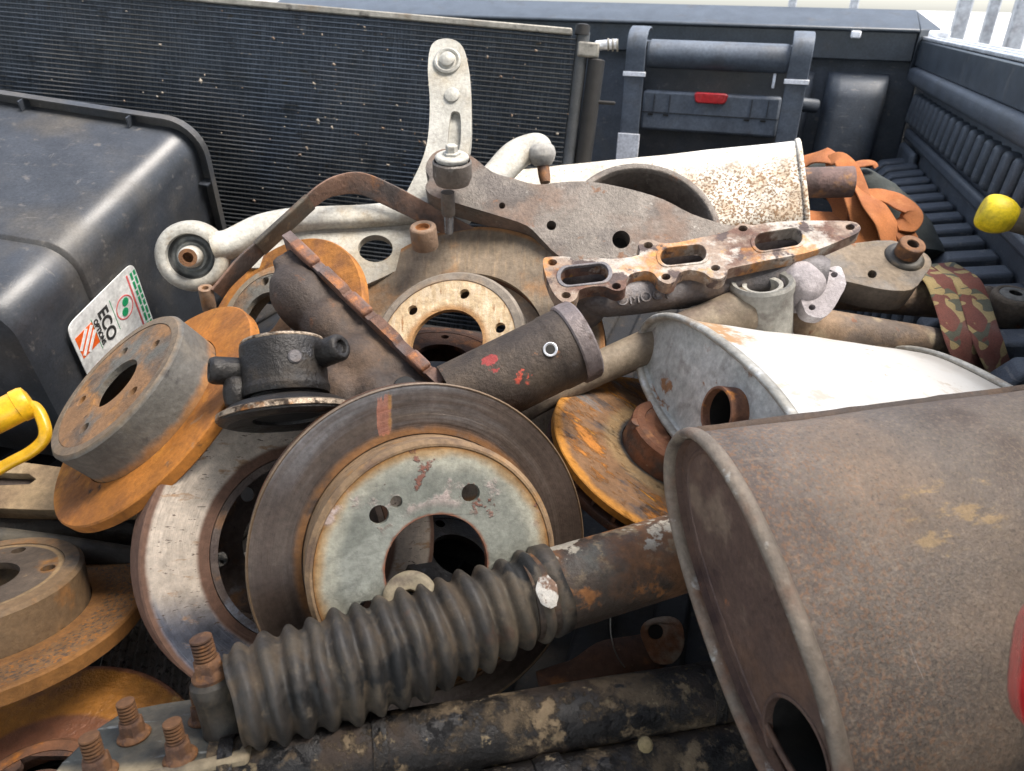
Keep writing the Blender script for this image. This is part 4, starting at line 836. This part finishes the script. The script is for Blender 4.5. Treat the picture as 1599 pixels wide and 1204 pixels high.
for cx, cz, r, sx in ((.060, -.032, .040, 1.2), (.115, -.034, .036, 1.25), (.175, -.040, .040, 1.1), (.215, -.052, .038, 1), (.19, -.076, .036, 1.1)):
    bl.append(tf(lathe([(0, -1), (.5, -.87), (.87, -.5), (1, 0), (.87, .5), (.5, .87), (0, 1)], 20), DM @ Matrix.Translation((cx * FL / .26, ys * .03, cz)) @ Matrix.Diagonal((r * sx, r * .95, r * .8, 1))))
bl.append(tf(box(FL * .92, .05, .03, (FL * .49, ys * .03, -.02)), DM))
obj('runner_body', joinvf(*bl), m_castdark, dk, remesh=.0035)
cyl('stud', DM @ V((FL * .93, ys * .0, -.035)), DM @ V((FL * .93, ys * -.012, -.035)), .011, m_black, dk)

# ================================================================== oily hub carrier
hub = thing('hub_carrier', 'oily black ring shaped hub carrier with two lugs above the silver rotor', 'hub carrier', P(435, 640, .72))
hA = D(-.13, .97, -.18); hO = P(447, 614, .665)
HM = frame(hO, hA, D(.98, .16, 0)) @ Matrix.Scale(.80, 4)
obj('barrel', lathe([(.040, -.004), (.0475, -.004), (.049, .004), (.047, .010), (.0475, .052), (.0465, .056), (.040, .056)], 56, True, r=.001), m_oily, hub, HM)
obj('worn_rim', lathe([(.0405, .0555), (.0462, .0555), (.0468, .057), (.0455, .0595), (.0408, .0595)], 56, True), m_worn, hub, HM)
obj('lower_flange', lathe([(.038, -.006), (.060, -.012), (.074, -.022), (.074, -.030), (.064, -.034), (.038, -.030)], 56, True, r=.0012), m_oily, hub, HM)
obj('flange_edge', lathe([(.066, -.0175), (.0755, -.0215), (.0762, -.027), (.072, -.0275)], 56, True), m_worn, hub, HM)
for a, r_, z0, dz, nm in ((196, .052, .030, .032, 'lug'), (-14, .053, .038, .026, 'lug')):
    c_ = HM @ V((r_ * math.cos(R(a)), r_ * math.sin(R(a)), z0)); d_ = HM.to_3x3() @ V((math.cos(R(a)), math.sin(R(a)), 0))
    lg = obj(nm, lathe([(0, -dz * .55), (.0115, -dz * .55), (.0125, -dz * .4), (.0125, dz * .42), (.0105, dz * .55), (.006, dz * .55), (.005, dz * .4), (0, dz * .4)], 28, r=.0015), m_oily, hub, axis(c_ - d_ * -.006, (d_ + hA * .1 + D(0, 0, 1) * .25)))
lp = HM @ V((.052 * math.cos(R(200)), .052 * math.sin(R(200)), .004))
obj('lug', lathe([(0, -.016), (.010, -.013), (.012, 0), (.010, .013), (0, .016)], 20, r=.003), m_oily, hub, axis(lp, hA))
obj('plug', lathe([(0, .0015), (.005, .0015), (.0062, 0), (0, -.001)], 20), m_runner, hub, axis(HM @ V((.0478 * math.cos(R(-58)), .0478 * math.sin(R(-58)), .030)), HM.to_3x3() @ V((math.cos(R(-58)), math.sin(R(-58)), 0))))
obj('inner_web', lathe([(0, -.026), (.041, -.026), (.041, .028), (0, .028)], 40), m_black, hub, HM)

# ================================================================== dark clamp tube with red paint
ct = thing('steel_sleeve', 'dark brown steel sleeve with red paint marks and a side hole, above the centre rotor', 'steel sleeve', P(815, 580, .72))
ca, cb_ = P(708, 628, .708), P(888, 540, .725)
m_sleeve = mat('dark_sleeve', (.060, .046, .037), .6, .3, [dict(c=(.10, .075, .055), s=16, lo=.48, hi=.66), dict(c=(.13, .115, .11), s=30, lo=.56, hi=.7, ax=(2, .03, .07), m=.5, r=.4), dict(c=(.55, .085, .05), s=38, lo=.25, hi=.75, d=8, bx=[(2, -.018, .006), (2, .026, .004), (0, -.026, -.004), (0, .018, -.006)], thr=(.24, .34), m=0., r=.7), dict(c=(.33, .045, .04), s=70, lo=.2, hi=.7, bx=[(2, -.034, -.018), (2, -.002, -.016), (0, .002, .016), (0, .034, .018)], thr=(.30, .40), m=0.), dict(c=(.36, .16, .07), s=40, lo=.66, hi=.74, m=0.)], bump=(240, .0013))
TMx = frame((ca + cb_) / 2, cb_ - ca, UP)
Lh = (cb_ - ca).length / 2
obj('sleeve', lathe([(.031, -Lh), (.0375, -Lh), (.0375, Lh - .022), (.0385, Lh - .018), (.0385, Lh), (.031, Lh)], 56, True, r=.0006), m_sleeve, ct, TMx)
obj('end_collar', lathe([(.030, Lh - .0005), (.0395, Lh - .0005), (.0410, Lh + .001), (.0410, Lh + .015), (.0395, Lh + .017), (.030, Lh + .017)], 56, True), mat('purple_grey_collar', (.21, .175, .17), .5, .3, [dict(c=(.10, .07, .06), s=26, lo=.52, hi=.62, m=0., r=.8), dict(c=(.30, .27, .27), s=40, lo=.58, hi=.7)], bump=(220, .0012)), ct, TMx)
hp = P(856, 551, .70); hd = (CAM - hp).normalized(); cax = (cb_ - ca).normalized()
cc = ca + cax * (hp - ca).dot(cax); dr = ((hp - cc).normalized())
obj('side_hole_rim', lathe([(.0042, -.002), (.0068, -.002), (.0068, .0012), (.0060, .0016), (.0042, .0)], 28, True), m_alu, ct, axis(cc + dr * .0378, dr))
obj('side_hole', lathe([(0, .0012), (.0045, .0012), (.0045, -.004), (0, -.004)], 20), m_black, ct, axis(cc + dr * .0372, dr))

# ================================================================== strut with ribbed boot
sa, sb = P(372, 1092, .535), P(846, 925, .615)
su = thing('strut', 'long strut with a black ribbed rubber boot and rusty tube lying across the centre rotor', 'strut', (sa + sb) / 2)
sdir = sb - sa; Ls = sdir.length; sz = sdir.normalized()
prof = []
nr = 14
for i in range(nr):
    f = i / nr
    env = .0378 + .0062 * math.sin(math.pi * min(1, f * 1.05 + .08)) + .0015 * (i % 3 == 1)
    z0 = Ls * f; pz = Ls / nr
    if i == 0: prof += [(0.02, -.003), (env * .86, -.002)]
    prof += [(env * k_, z0 + pz * q_) for k_, q_ in ((.825, .0), (.835, .09), (.88, .18), (.945, .28), (.985, .38), (1.0, .48), (.995, .56), (.965, .67), (.905, .78), (.845, .90))]
prof += [(.0385, Ls + .001), (.0375, Ls + .012), (.034, Ls + .012)]
vs, fs = lathe(prof, 72)
sag = lambda z: -.006 * math.sin(math.pi * max(0, min(1, z / Ls)))
SMx = frame(sa, sz, UP)
up_l = SMx.to_3x3().inverted() @ V((0, 0, 1))
nv_ = []
for v in vs:
    v = V(v); tt = v.z
    a = math.atan2(v.y, v.x)
    v.z += .0022 * noise.noise(V((math.cos(a) * 1.3, math.sin(a) * 1.3, tt * 34))) + .0012 * math.cos(a) * math.sin(tt * 24)
    s_ = 1 + .012 * noise.noise(V((math.cos(a) * 1.1, math.sin(a) * 1.1, tt * 16 + 4)))
    nv_.append(V((v.x * s_, v.y * s_, v.z)) + up_l * sag(tt))
m_boot = mat('dirty_boot_rubber', (.042, .037, .032), .5, 0, [dict(c=(.085, .068, .048), s=14, d=9, lo=.46, hi=.62, r=.8), dict(c=(.095, .068, .043), rad=(.0400, .0345), s=34, d=9, lo=.44, hi=.62, r=.9, amt=.8), dict(c=(.15, .12, .085), s=80, lo=.59, hi=.68, r=.9, amt=.6), dict(c=(.09, .048, .03), s=22, lo=.60, hi=.68, amt=.5, r=.9), dict(c=(.012, .012, .012), s=22, lo=.56, hi=.66)], bump=(230, .0008))
obj('ribbed_boot', (nv_, fs), m_boot, su, SMx, sharp=180)
m_stube = mat('rusty_strut_tube', (.060, .043, .032), .5, .15, [dict(c=(.17, .08, .036), s=11, d=9, lo=.48, hi=.60, r=.85, m=0.), dict(c=(.075, .073, .062), s=9, lo=.52, hi=.62, bx=[(0, -.0, .02)]), dict(c=(.25, .19, .12), s=38, d=9, rg=.7, lo=.53, hi=.62, m=0., r=.9, bx=[(0, .004, .024)], amt=.8), dict(c=(.40, .36, .29), s=34, d=9, rg=.7, lo=.56, hi=.60, m=0., r=.9, bx=[(0, .014, .026)]), dict(c=(.27, .115, .04), s=40, d=8, lo=.57, hi=.66, m=0., r=.9)], bump=(240, .0013))
sc_, sdn = P(820, 935, .608), P(1120, 845, .665)
obj('strut_tube', lathe([(.0, 0), (.0335, 0), (.0345, .002), (.0345, (sdn - sc_).length), (0, (sdn - sc_).length)], 64), m_stube, su, frame(sc_ + (sdn - sc_) * .5, sdn - sc_, UP) @ Matrix.Translation((0, 0, -(sdn - sc_).length / 2)))
obj('paint_mark', [None][0] or tf(sweep(spline([P(848, 900, .578), P(853, 918, .574), P(858, 935, .572), P(864, 948, .572)], 5), [.004, .0085, .0075, .003], .0009, D(-.1, .3, .95), 2.4, 12), Matrix.Identity(4)), mat('flaking_white_paint', (.62, .58, .52), .7, 0, [dict(c=(.20, .12, .08), s=60, lo=.52, hi=.60)], bump=(300, .001)), su)
obj('dust_shield_tip', tf(lathe([(.006, .004), (.018, .004), (.022, .001), (.022, -.012), (.006, -.012)], 36, True, r=.0015), Matrix.Identity(4)), mat('tan_plastic_ring', (.25, .21, .14), .7, 0, [dict(c=(.14, .11, .08), s=40, lo=.5, hi=.66)], bump=(240, .0008)), su, axis(P(640, 934, .585), D(.05, .45, .89)))

# ================================================================== studded mount plate at the bottom left
mp = thing('mount_plate', 'dusty grey mount plate with rusty flange nuts on studs and a rubber bushing', 'mount plate', P(260, 1160, .54))
pp = P(270, 1140, .545); nP = D(-.06, .96, .24)
m_mplt = mat('painted_mount_plate', (.045, .050, .047), .58, .1, [dict(c=(.13, .108, .078), s=12, lo=.52, hi=.66, r=.85, m=0., amt=.6), dict(c=(.18, .19, .185), s=30, st=(1, 4, 1), lo=.60, hi=.68), dict(c=(.34, .28, .18), s=9, lo=.3, hi=.5, bx=[(1, -.028, -.04)], r=.9, m=0.)], bump=(240, .0007))
pplate('plate', [[(70, 1225), (96, 1190), (150, 1138), (196, 1108), (250, 1098), (318, 1088), (384, 1098), (392, 1150), (378, 1172), (300, 1188), (215, 1208), (150, 1240)]], pp, nP, .006, m_mplt, mp, bevel=.0018)
pplate('folded_lip', [[(376, 1100), (396, 1104), (398, 1158), (386, 1182), (300, 1200), (215, 1216), (212, 1205), (300, 1186), (372, 1168), (380, 1150)]], pp + nP * .002, nP, .012, mat('sandy_lip', (.27, .22, .145), .85, 0, [dict(c=(.12, .10, .08), s=16, lo=.52, hi=.66)], bump=(240, .0009)), mp, bevel=.0025)
def nutstud(px, py, tilt, sc_=1, par=mp):
    o = on_plane([(px, py)], pp, nP)[0]; ax = (nP + RT * tilt).normalized(); M = axis(o, ax) @ Matrix.Scale(sc_, 4)
    n_ = obj('flange_nut', lathe([(0, 0), (.0135, 0), (.0142, .0015), (.0125, .004), (.0098, .006), (.0096, .015), (.0085, .017), (0, .017)], 24, r=.0008), m_rustbolt, par, M)
    hx = obj('nut_hex', lathe([(.006, .005), (.0112, .0055), (.0106, .015), (.0094, .0165), (.006, .0165)], 6, True), m_rustbolt, n_, M, sharp=20)
    pf = [(0, .015)]
    for k in range(6):
        z = .0165 + k * .0031; pf += [(.0058, z), (.0058, z + .0012), (.0076, z + .0014), (.0074, z + .0029)]
    pf += [(.0060, .0355), (0, .036)]
    obj('threaded_stud', lathe(pf, 24), m_rustbolt, par, M, sharp=20)
nutstud(210, 1150, -.05, .84); nutstud(282, 1184, -.04, .84); nutstud(156, 1210, -.05, .88); nutstud(316, 1124, 0, .72)
bo = on_plane([(352, 1138)], pp, nP)[0]; ba = (nP + RT * -.08).normalized(); BA = axis(bo, ba) @ Matrix.Scale(.9, 4)
obj('rubber_bushing', lathe([(0, 0), (.0165, 0), (.0175, .002), (.0165, .006), (.0165, .032), (.0172, .033), (.0172, .037), (.0180, .040), (.0172, .046), (.013, .050), (0, .050)], 48), m_rubber, mp, BA)
bt = obj('bolt_collar', lathe([(0, .049), (.0140, .049), (.0146, .052), (.0125, .055), (.0105, .057), (.0102, .064), (.0088, .066), (0, .066)], 36), m_rustbolt, mp, BA)
pf = [(0, .064)]
for k in range(6): pf += [(.0066, .066 + k * .0031), (.0066, .0672 + k * .0031), (.0087, .0674 + k * .0031), (.0085, .0689 + k * .0031)]
pf += [(.0066, .0852), (0, .086)]
obj('threaded_stud', lathe(pf, 28), m_rustbolt, mp, BA, sharp=20)
obj('nut_hex', lathe([(.007, .054), (.0122, .0545), (.0116, .0635), (.010, .065), (.007, .065)], 6, True), m_rustbolt, bt, BA, sharp=20)

# ================================================================== tubes along the bottom
at = thing('axle_tube', 'muddy black axle tube along the bottom edge under the strut', 'axle tube', P(760, 1130, .585))
apath = [P(330, 1215, .525), P(520, 1180, .545), P(760, 1142, .575), P(960, 1108, .60), P(1150, 1080, .625)]
obj('tube', tube(spline(apath, 6), [.0245, .0248, .0255, .026, .0262], 40), m_mudtube, at)
for k, f in ((0, .06), (1, .33), (2, .93)):
    pt = spline(apath, 40); i = int(f * (len(pt) - 2)); d_ = (pt[i + 1] - pt[i]).normalized()
    obj('clamp_ring', lathe([(.0245, -.005), (.0268, -.005), (.0272, 0), (.0268, .005), (.0245, .005)], 44, True), m_mudtube, at, axis(pt[i], d_))
at2 = thing('axle_tube', 'second muddy tube below the axle tube at the bottom edge', 'axle tube', P(1000, 1210, .58))
obj('tube', tube([P(760, 1252, .55), P(1000, 1205, .58), P(1180, 1168, .605)], [.022, .024, .025], 36), m_mudtube, at2)
obj('end_cap', lathe([(0, .004), (.014, .004), (.021, .001), (.0235, -.006), (.0235, -.02), (0, -.02)], 32), m_mudtube, at2, axis(P(838, 1234, .556), P(760, 1252, .55) - P(1000, 1205, .58)))
obj('mud_clod', lathe([(0, .004), (.004, .003), (.006, 0), (0, -.003)], 10), mat('dry_mud', (.30, .235, .12), .95, bump=(200, .002)), at2, axis(P(1008, 1163, .555), D(0, .5, .8)))

# ================================================================== rusty pieces in the gap on the right
rb = thing('caliper_bracket', 'rust stained caliper bracket end between the strut and the axle tube', 'caliper bracket', P(1030, 1040, .70))
pb = P(1025, 1005, .675); nb_ = D(-.15, .35, .92)
pplate('ear', [[(1000, 985), (1012, 968), (1045, 962), (1065, 975), (1068, 1010), (1050, 1036), (1022, 1034), (1008, 1010)], circ(1024, 986, 12, 20)], pb, nb_, .016, rusty('bright_rust', base=(.20, .09, .045), a=(.48, .15, .03), b=(.34, .29, .24), s=16), rb, bevel=.003, sm=3)
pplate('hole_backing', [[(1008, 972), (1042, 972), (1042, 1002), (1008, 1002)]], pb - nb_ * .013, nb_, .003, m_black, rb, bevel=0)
obj('arm', sweep(spline([P(1060, 1000, .70), P(1010, 1020, .70), P(950, 1032, .695), P(890, 1050, .69), P(840, 1062, .685)], 6), [.010, .018, .019, .010, .008], [.010, .014, .012, .008, .006], D(0, .5, .8), 2.6, 18), m_rustdark, rb)
wr = thing('thin_wire', 'thin curved wire hanging below the rusty strut tube', 'wire', P(965, 1010, .66))
obj('strand', tube(spline([P(953, 965, .655), P(954, 990, .655), P(960, 1015, .655), P(968, 1032, .655), P(976, 1042, .655)], 6), .0007, 8), m_wire, wr)

# ================================================================== left edge: flat bar, dark pipes, yellow handle
lb = thing('slotted_link', 'tan dusty flat steel arm with a long slot under the drum style rotor', 'steel link', P(100, 770, .83))
pl_ = P(110, 770, .80); nl = D(0, .62, .78)
pplate('arm', [[(-300, 700), (-270, 694), (-60, 714), (40, 722), (140, 735), (238, 748), (246, 790), (180, 798), (60, 796), (-60, 792), (-270, 776), (-300, 768)], [(-30, 742), (-5, 738), (45, 740), (56, 748), (45, 756), (-5, 758), (-30, 756)]], pl_, nl, .022, mat('dusty_tan_steel', (.27, .19, .105), .8, .05, [dict(c=(.18, .12, .07), s=9, lo=.48, hi=.66), dict(c=(.36, .27, .16), s=16, lo=.55, hi=.7)], bump=(240, .0009)), lb, bevel=.006, bseg=3)
pplate('slot_floor', [[(-50, 730), (66, 732), (66, 764), (-50, 764)]], pl_ - nl * .012, nl, .004, m_castdark, lb, bevel=0)
dp = thing('dark_pipe', 'long dull black pipe running between the two rotors at the left', 'pipe', P(100, 850, .80))
obj('pipe', tube(spline([P(-420, 800, .72), P(-60, 836, .76), P(60, 850, .77), P(150, 863, .78), P(260, 880, .79)], 5), .0125, 24), mat('dull_black_pipe', (.045, .042, .038), .42, .3, [dict(c=(.10, .085, .06), s=12, lo=.5, hi=.68, r=.7)], bump=(200, .0008)), dp)
dp2 = thing('dark_pipe', 'oily black bar lying just under the tan flat arm at the left', 'pipe', P(100, 820, .86))
obj('pipe', tube([P(-420, 796, .80), P(-60, 816, .82), P(120, 822, .825), P(300, 828, .83)], .020, 24), m_oily, dp2)
yh = thing('hand_tool', 'yellow handle with a rounded guard loop at the left edge', 'hand tool', P(20, 690, .62))
ya, yb = P(-110, 703, .585), P(42, 628, .615)
obj('grip', lathe([(0, 0), (.0132, 0), (.0132, (yb - ya).length - .008), (.0140, (yb - ya).length - .0075), (.0140, (yb - ya).length - .001), (.0128, (yb - ya).length + .0022), (.008, (yb - ya).length + .0035), (0, (yb - ya).length + .0038)], 48), m_yellow, yh, axis(ya, yb - ya))
obj('guard_loop', sweep(spline([P(40, 632, .616), P(55, 636, .614), P(66, 654, .612), P(71, 676, .61), P(64, 692, .61), P(44, 708, .607), P(10, 726, .60), P(-60, 768, .59)], 7), [.0042, .0046, .0048, .0046], .0044, D(0, 0, 1), 2.6, 20), m_yellow, yh)

# ================================================================== carpet on the bed floor
cp = thing('floor_mat', 'grey ribbed carpet mat on the bed floor between the rotors', 'mat', V((P(250, 1000, .78).x, P(250, 1000, .78).y, BZ)))
G = 90; vs, fs = [], []
pa, pb_, pc_, pd = [CAM + (P(x, y, 1) - CAM) * ((BZ + .016 - CAM.z) / (P(x, y, 1) - CAM).z) for x, y in ((120, 1190), (470, 1190), (440, 868), (196, 878))]
for j in range(G + 1):
    for i in range(G + 1):
        u, v_ = i / G, j / G
        p = (pa * (1 - u) + pb_ * u) * (1 - v_) + (pd * (1 - u) + pc_ * u) * v_
        ridge_ = .0022 * math.sin(u * 150 + 1.5 * noise.noise(V((u * 5, v_ * 5, 0)))) + .0018 * noise.noise(V((u * 60, v_ * 90, 3))) + .004 * noise.noise(V((u * 3, v_ * 3, 9)))
        vs.append(p + V((0, 0, ridge_)))
for j in range(G):
    for i in range(G): fs.append((j * (G + 1) + i, j * (G + 1) + i + 1, (j + 1) * (G + 1) + i + 1, (j + 1) * (G + 1) + i))
obj('pile', (vs, fs), m_mat, cp)
obj('edge_binding', tube(spline([pd + V((0, 0, .004)) + (pc_ - pd) * (k / 8) + V((0, .004 * math.sin(k * 2), .005 * math.sin(k * 3))) for k in range(9)], 4), .006, 12), m_mat, cp)

# ================================================================== shocks with camouflage strap, right side
m_shock = mat('dusty_tan_shock', (.225, .155, .10), .75, .1, [dict(c=(.13, .10, .08), s=13, lo=.48, hi=.64), dict(c=(.33, .26, .17), s=22, lo=.53, hi=.68), dict(c=(.20, .09, .05), s=32, lo=.62, hi=.7)], bump=(260, .0009))
for k, (a_, b_, r_, lb_) in enumerate([(P(1215, 446, .97), P(1548, 476, 1.02), .0245, 'upper dusty brown shock absorber under the camouflage strap'), (P(1215, 498, .90), P(1566, 556, .955), .0215, 'lower tan shock absorber under the camouflage strap, next to the white muffler')]):
    t = thing('shock_absorber', lb_, 'shock absorber', (a_ + b_) / 2, 'shock absorbers under the camouflage strap')
    L_ = (b_ - a_).length
    obj('tube', lathe([(0, 0), (r_, 0), (r_, L_ - .004), (r_ - .003, L_), (0, L_)], 40), m_shock, t, axis(a_, b_ - a_))
    obj('end_cap', lathe([(0, L_ + .014), (r_ * .5, L_ + .014), (r_ * .62, L_ + .010), (r_ * 1.04, L_ + .002), (r_ * 1.04, L_ - .012), (r_, L_ - .012)], 40), m_shock if k == 0 else m_steel2, t, axis(a_, b_ - a_))
se_ = thing('shock_eye', 'grey bushing eye with a dark bore at the right edge beside the camouflage strap', 'bushing', P(1584, 500, .97))
eO2, eA2 = P(1584, 463, .97), D(0, .80, .60)
obj('eye_ring', lathe([(.019, .004), (.0245, .004), (.027, .0), (.026, -.035), (.019, -.035)], 40, True, r=.0015), m_steel2, se_, axis(eO2, eA2))
obj('rubber_bushing', lathe([(.008, .006), (.0185, .004), (.0192, -.03), (.008, -.03)], 40, True, r=.001), mat('pale_dusty_rubber', (.20, .19, .165), .75, 0, [dict(c=(.12, .11, .10), s=30, lo=.5, hi=.66)], bump=(240, .0009)), se_, axis(eO2, eA2))
obj('bore', lathe([(0, -.01), (.0082, -.01), (.0082, .0045), (.0075, .0045), (.0075, -.009), (0, -.0091)], 24), m_black, se_, axis(eO2, eA2))
cs_ = thing('camouflage_strap', 'brown and green camouflage webbing strap looped over the two shock absorbers', 'strap', P(1510, 520, .93))
for k, pts in enumerate([[(1440, 415, 1.01), (1452, 428, .985), (1466, 440, .965), (1478, 466, .950), (1488, 495, .925), (1497, 525, .902), (1508, 556, .897), (1522, 592, .905)], [(1470, 412, 1.01), (1490, 425, .985), (1510, 440, .962), (1522, 468, .945), (1531, 497, .920), (1541, 527, .898), (1553, 558, .893), (1570, 596, .90)]]):
    obj('webbing', sweep(spline([P(*q_) for q_ in pts], 7), .0185, .0011, lambda t: D(-.05, .75 - .4 * t, .65 + .3 * t), 6, 14), m_camo, cs_, sharp=60)

# ================================================================== orange webbing bundle
ob = thing('orange_straps', 'crumpled bundle of orange webbing straps in the far corner of the bed', 'strap bundle', P(1330, 340, 1.25))
def rib(pts, w_, upf, n=7): obj('strap_loop', sweep(spline([P(*q_) for q_ in pts], n), w_, .0016, upf, 6, 14), m_strap, ob, sharp=70)
rib([(1236, 262, 1.26), (1262, 250, 1.25), (1292, 243, 1.23), (1318, 256, 1.24), (1335, 275, 1.26)], [.012, .016, .024, .024, .016], lambda t: D(-.3 + .6 * t, .6, .7))
rib([(1290, 252, 1.225), (1312, 248, 1.21), (1326, 268, 1.2), (1336, 300, 1.19), (1350, 340, 1.18), (1358, 385, 1.175)], [.010, .017, .021, .023, .024, .025], lambda t: D(.2 - .3 * t, .35, .85))
rib([(1326, 262, 1.215), (1334, 280, 1.205), (1346, 300, 1.19), (1364, 320, 1.175), (1384, 350, 1.17), (1392, 385, 1.17)], [.012, .014, .018, .028, .026, .022], lambda t: D(.55 - .3 * t, .3, .75))
rib([(1350, 302, 1.20), (1380, 306, 1.195), (1405, 316, 1.19), (1425, 330, 1.185), (1418, 348, 1.18), (1400, 352, 1.18)], [.010, .016, .022, .020, .018, .012], lambda t: D(-.1 + .6 * t, .55, .8))
rib([(1325, 262, 1.25), (1345, 256, 1.25), (1362, 255, 1.25), (1368, 262, 1.25)], [.006, .010, .009, .006], lambda t: D(0, .7, .7))
rib([(1400, 345, 1.185), (1410, 360, 1.18), (1420, 376, 1.175)], [.018, .019, .018], lambda t: D(.1, .4, .9))
rib([(1244, 282, 1.24), (1270, 288, 1.235), (1300, 300, 1.23), (1312, 330, 1.22), (1308, 365, 1.21)], [.012, .018, .016, .012, .012], lambda t: D(-.2, .5, .8))
rib([(1235, 340, 1.22), (1275, 345, 1.215), (1320, 352, 1.21), (1345, 380, 1.20)], [.020, .022, .024, .024], lambda t: D(.1, .5, .85))
cl = thing('dark_cloth', 'dark green folded cloth under the orange straps', 'cloth', P(1400, 320, 1.32))
obj('fold', sweep(spline([P(1250, 268, 1.33), P(1310, 285, 1.32), P(1360, 300, 1.30), P(1410, 345, 1.27), P(1440, 400, 1.24)], 6), [.04, .05, .06, .06, .05], [.02, .03, .03, .03, .02], UP, 2.2, 24), mat('dark_green_cloth', (.035, .042, .04), .9, 0, [dict(c=(.07, .07, .06), s=20, lo=.5, hi=.68)], bump=(400, .001)), cl, disp=(.03, .012))

# ================================================================== yellow knobbed grip by the side wall
yk = thing('yellow_knob_grip', 'yellow rounded knob on a black grip beside the ribbed bed side', 'tool grip', P(1580, 350, 1.06))
ka = D(-.86, .36, -.25); ko = P(1550, 333, .96)
obj('knob', lathe([(0, .016), (.017, .0155), (.022, .011), (.0245, .002), (.0245, -.006), (.022, -.016), (.017, -.024), (.0135, -.028), (0, -.028)], 44, r=.003), m_yellow2, yk, axis(ko, ka))
obj('grip', lathe([(0, -.022), (.0135, -.023), (.0155, -.027), (.015, -.05), (.016, -.065), (.015, -.11), (0, -.11)], 36, r=.002), m_rubber, yk, axis(ko, ka))

# ================================================================== red case corner near the camera, right edge
rc = thing('red_case', 'glossy red plastic case corner poking in at the right edge', 'case', P(1640, 1060, .36))
RM = frame(P(1678, 1050, .285), D(-.45, .25, .86), D(.2, 1, -.1))
obj('shell', loft([[V((x * k, y * k, z)) for x, y in sup(.028, .018, 3.4, 40)] for z, k in ((-.026, 1), (.0, 1), (.008, .97), (.0115, .88), (.0135, .7))]), m_red, rc, RM)
obj('base', loft([[V((x * k, y * k, z)) for x, y in sup(.028, .018, 3.4, 40)] for z, k in ((-.045, .9), (-.030, .985), (-.0262, .985))]), m_black, rc, RM)
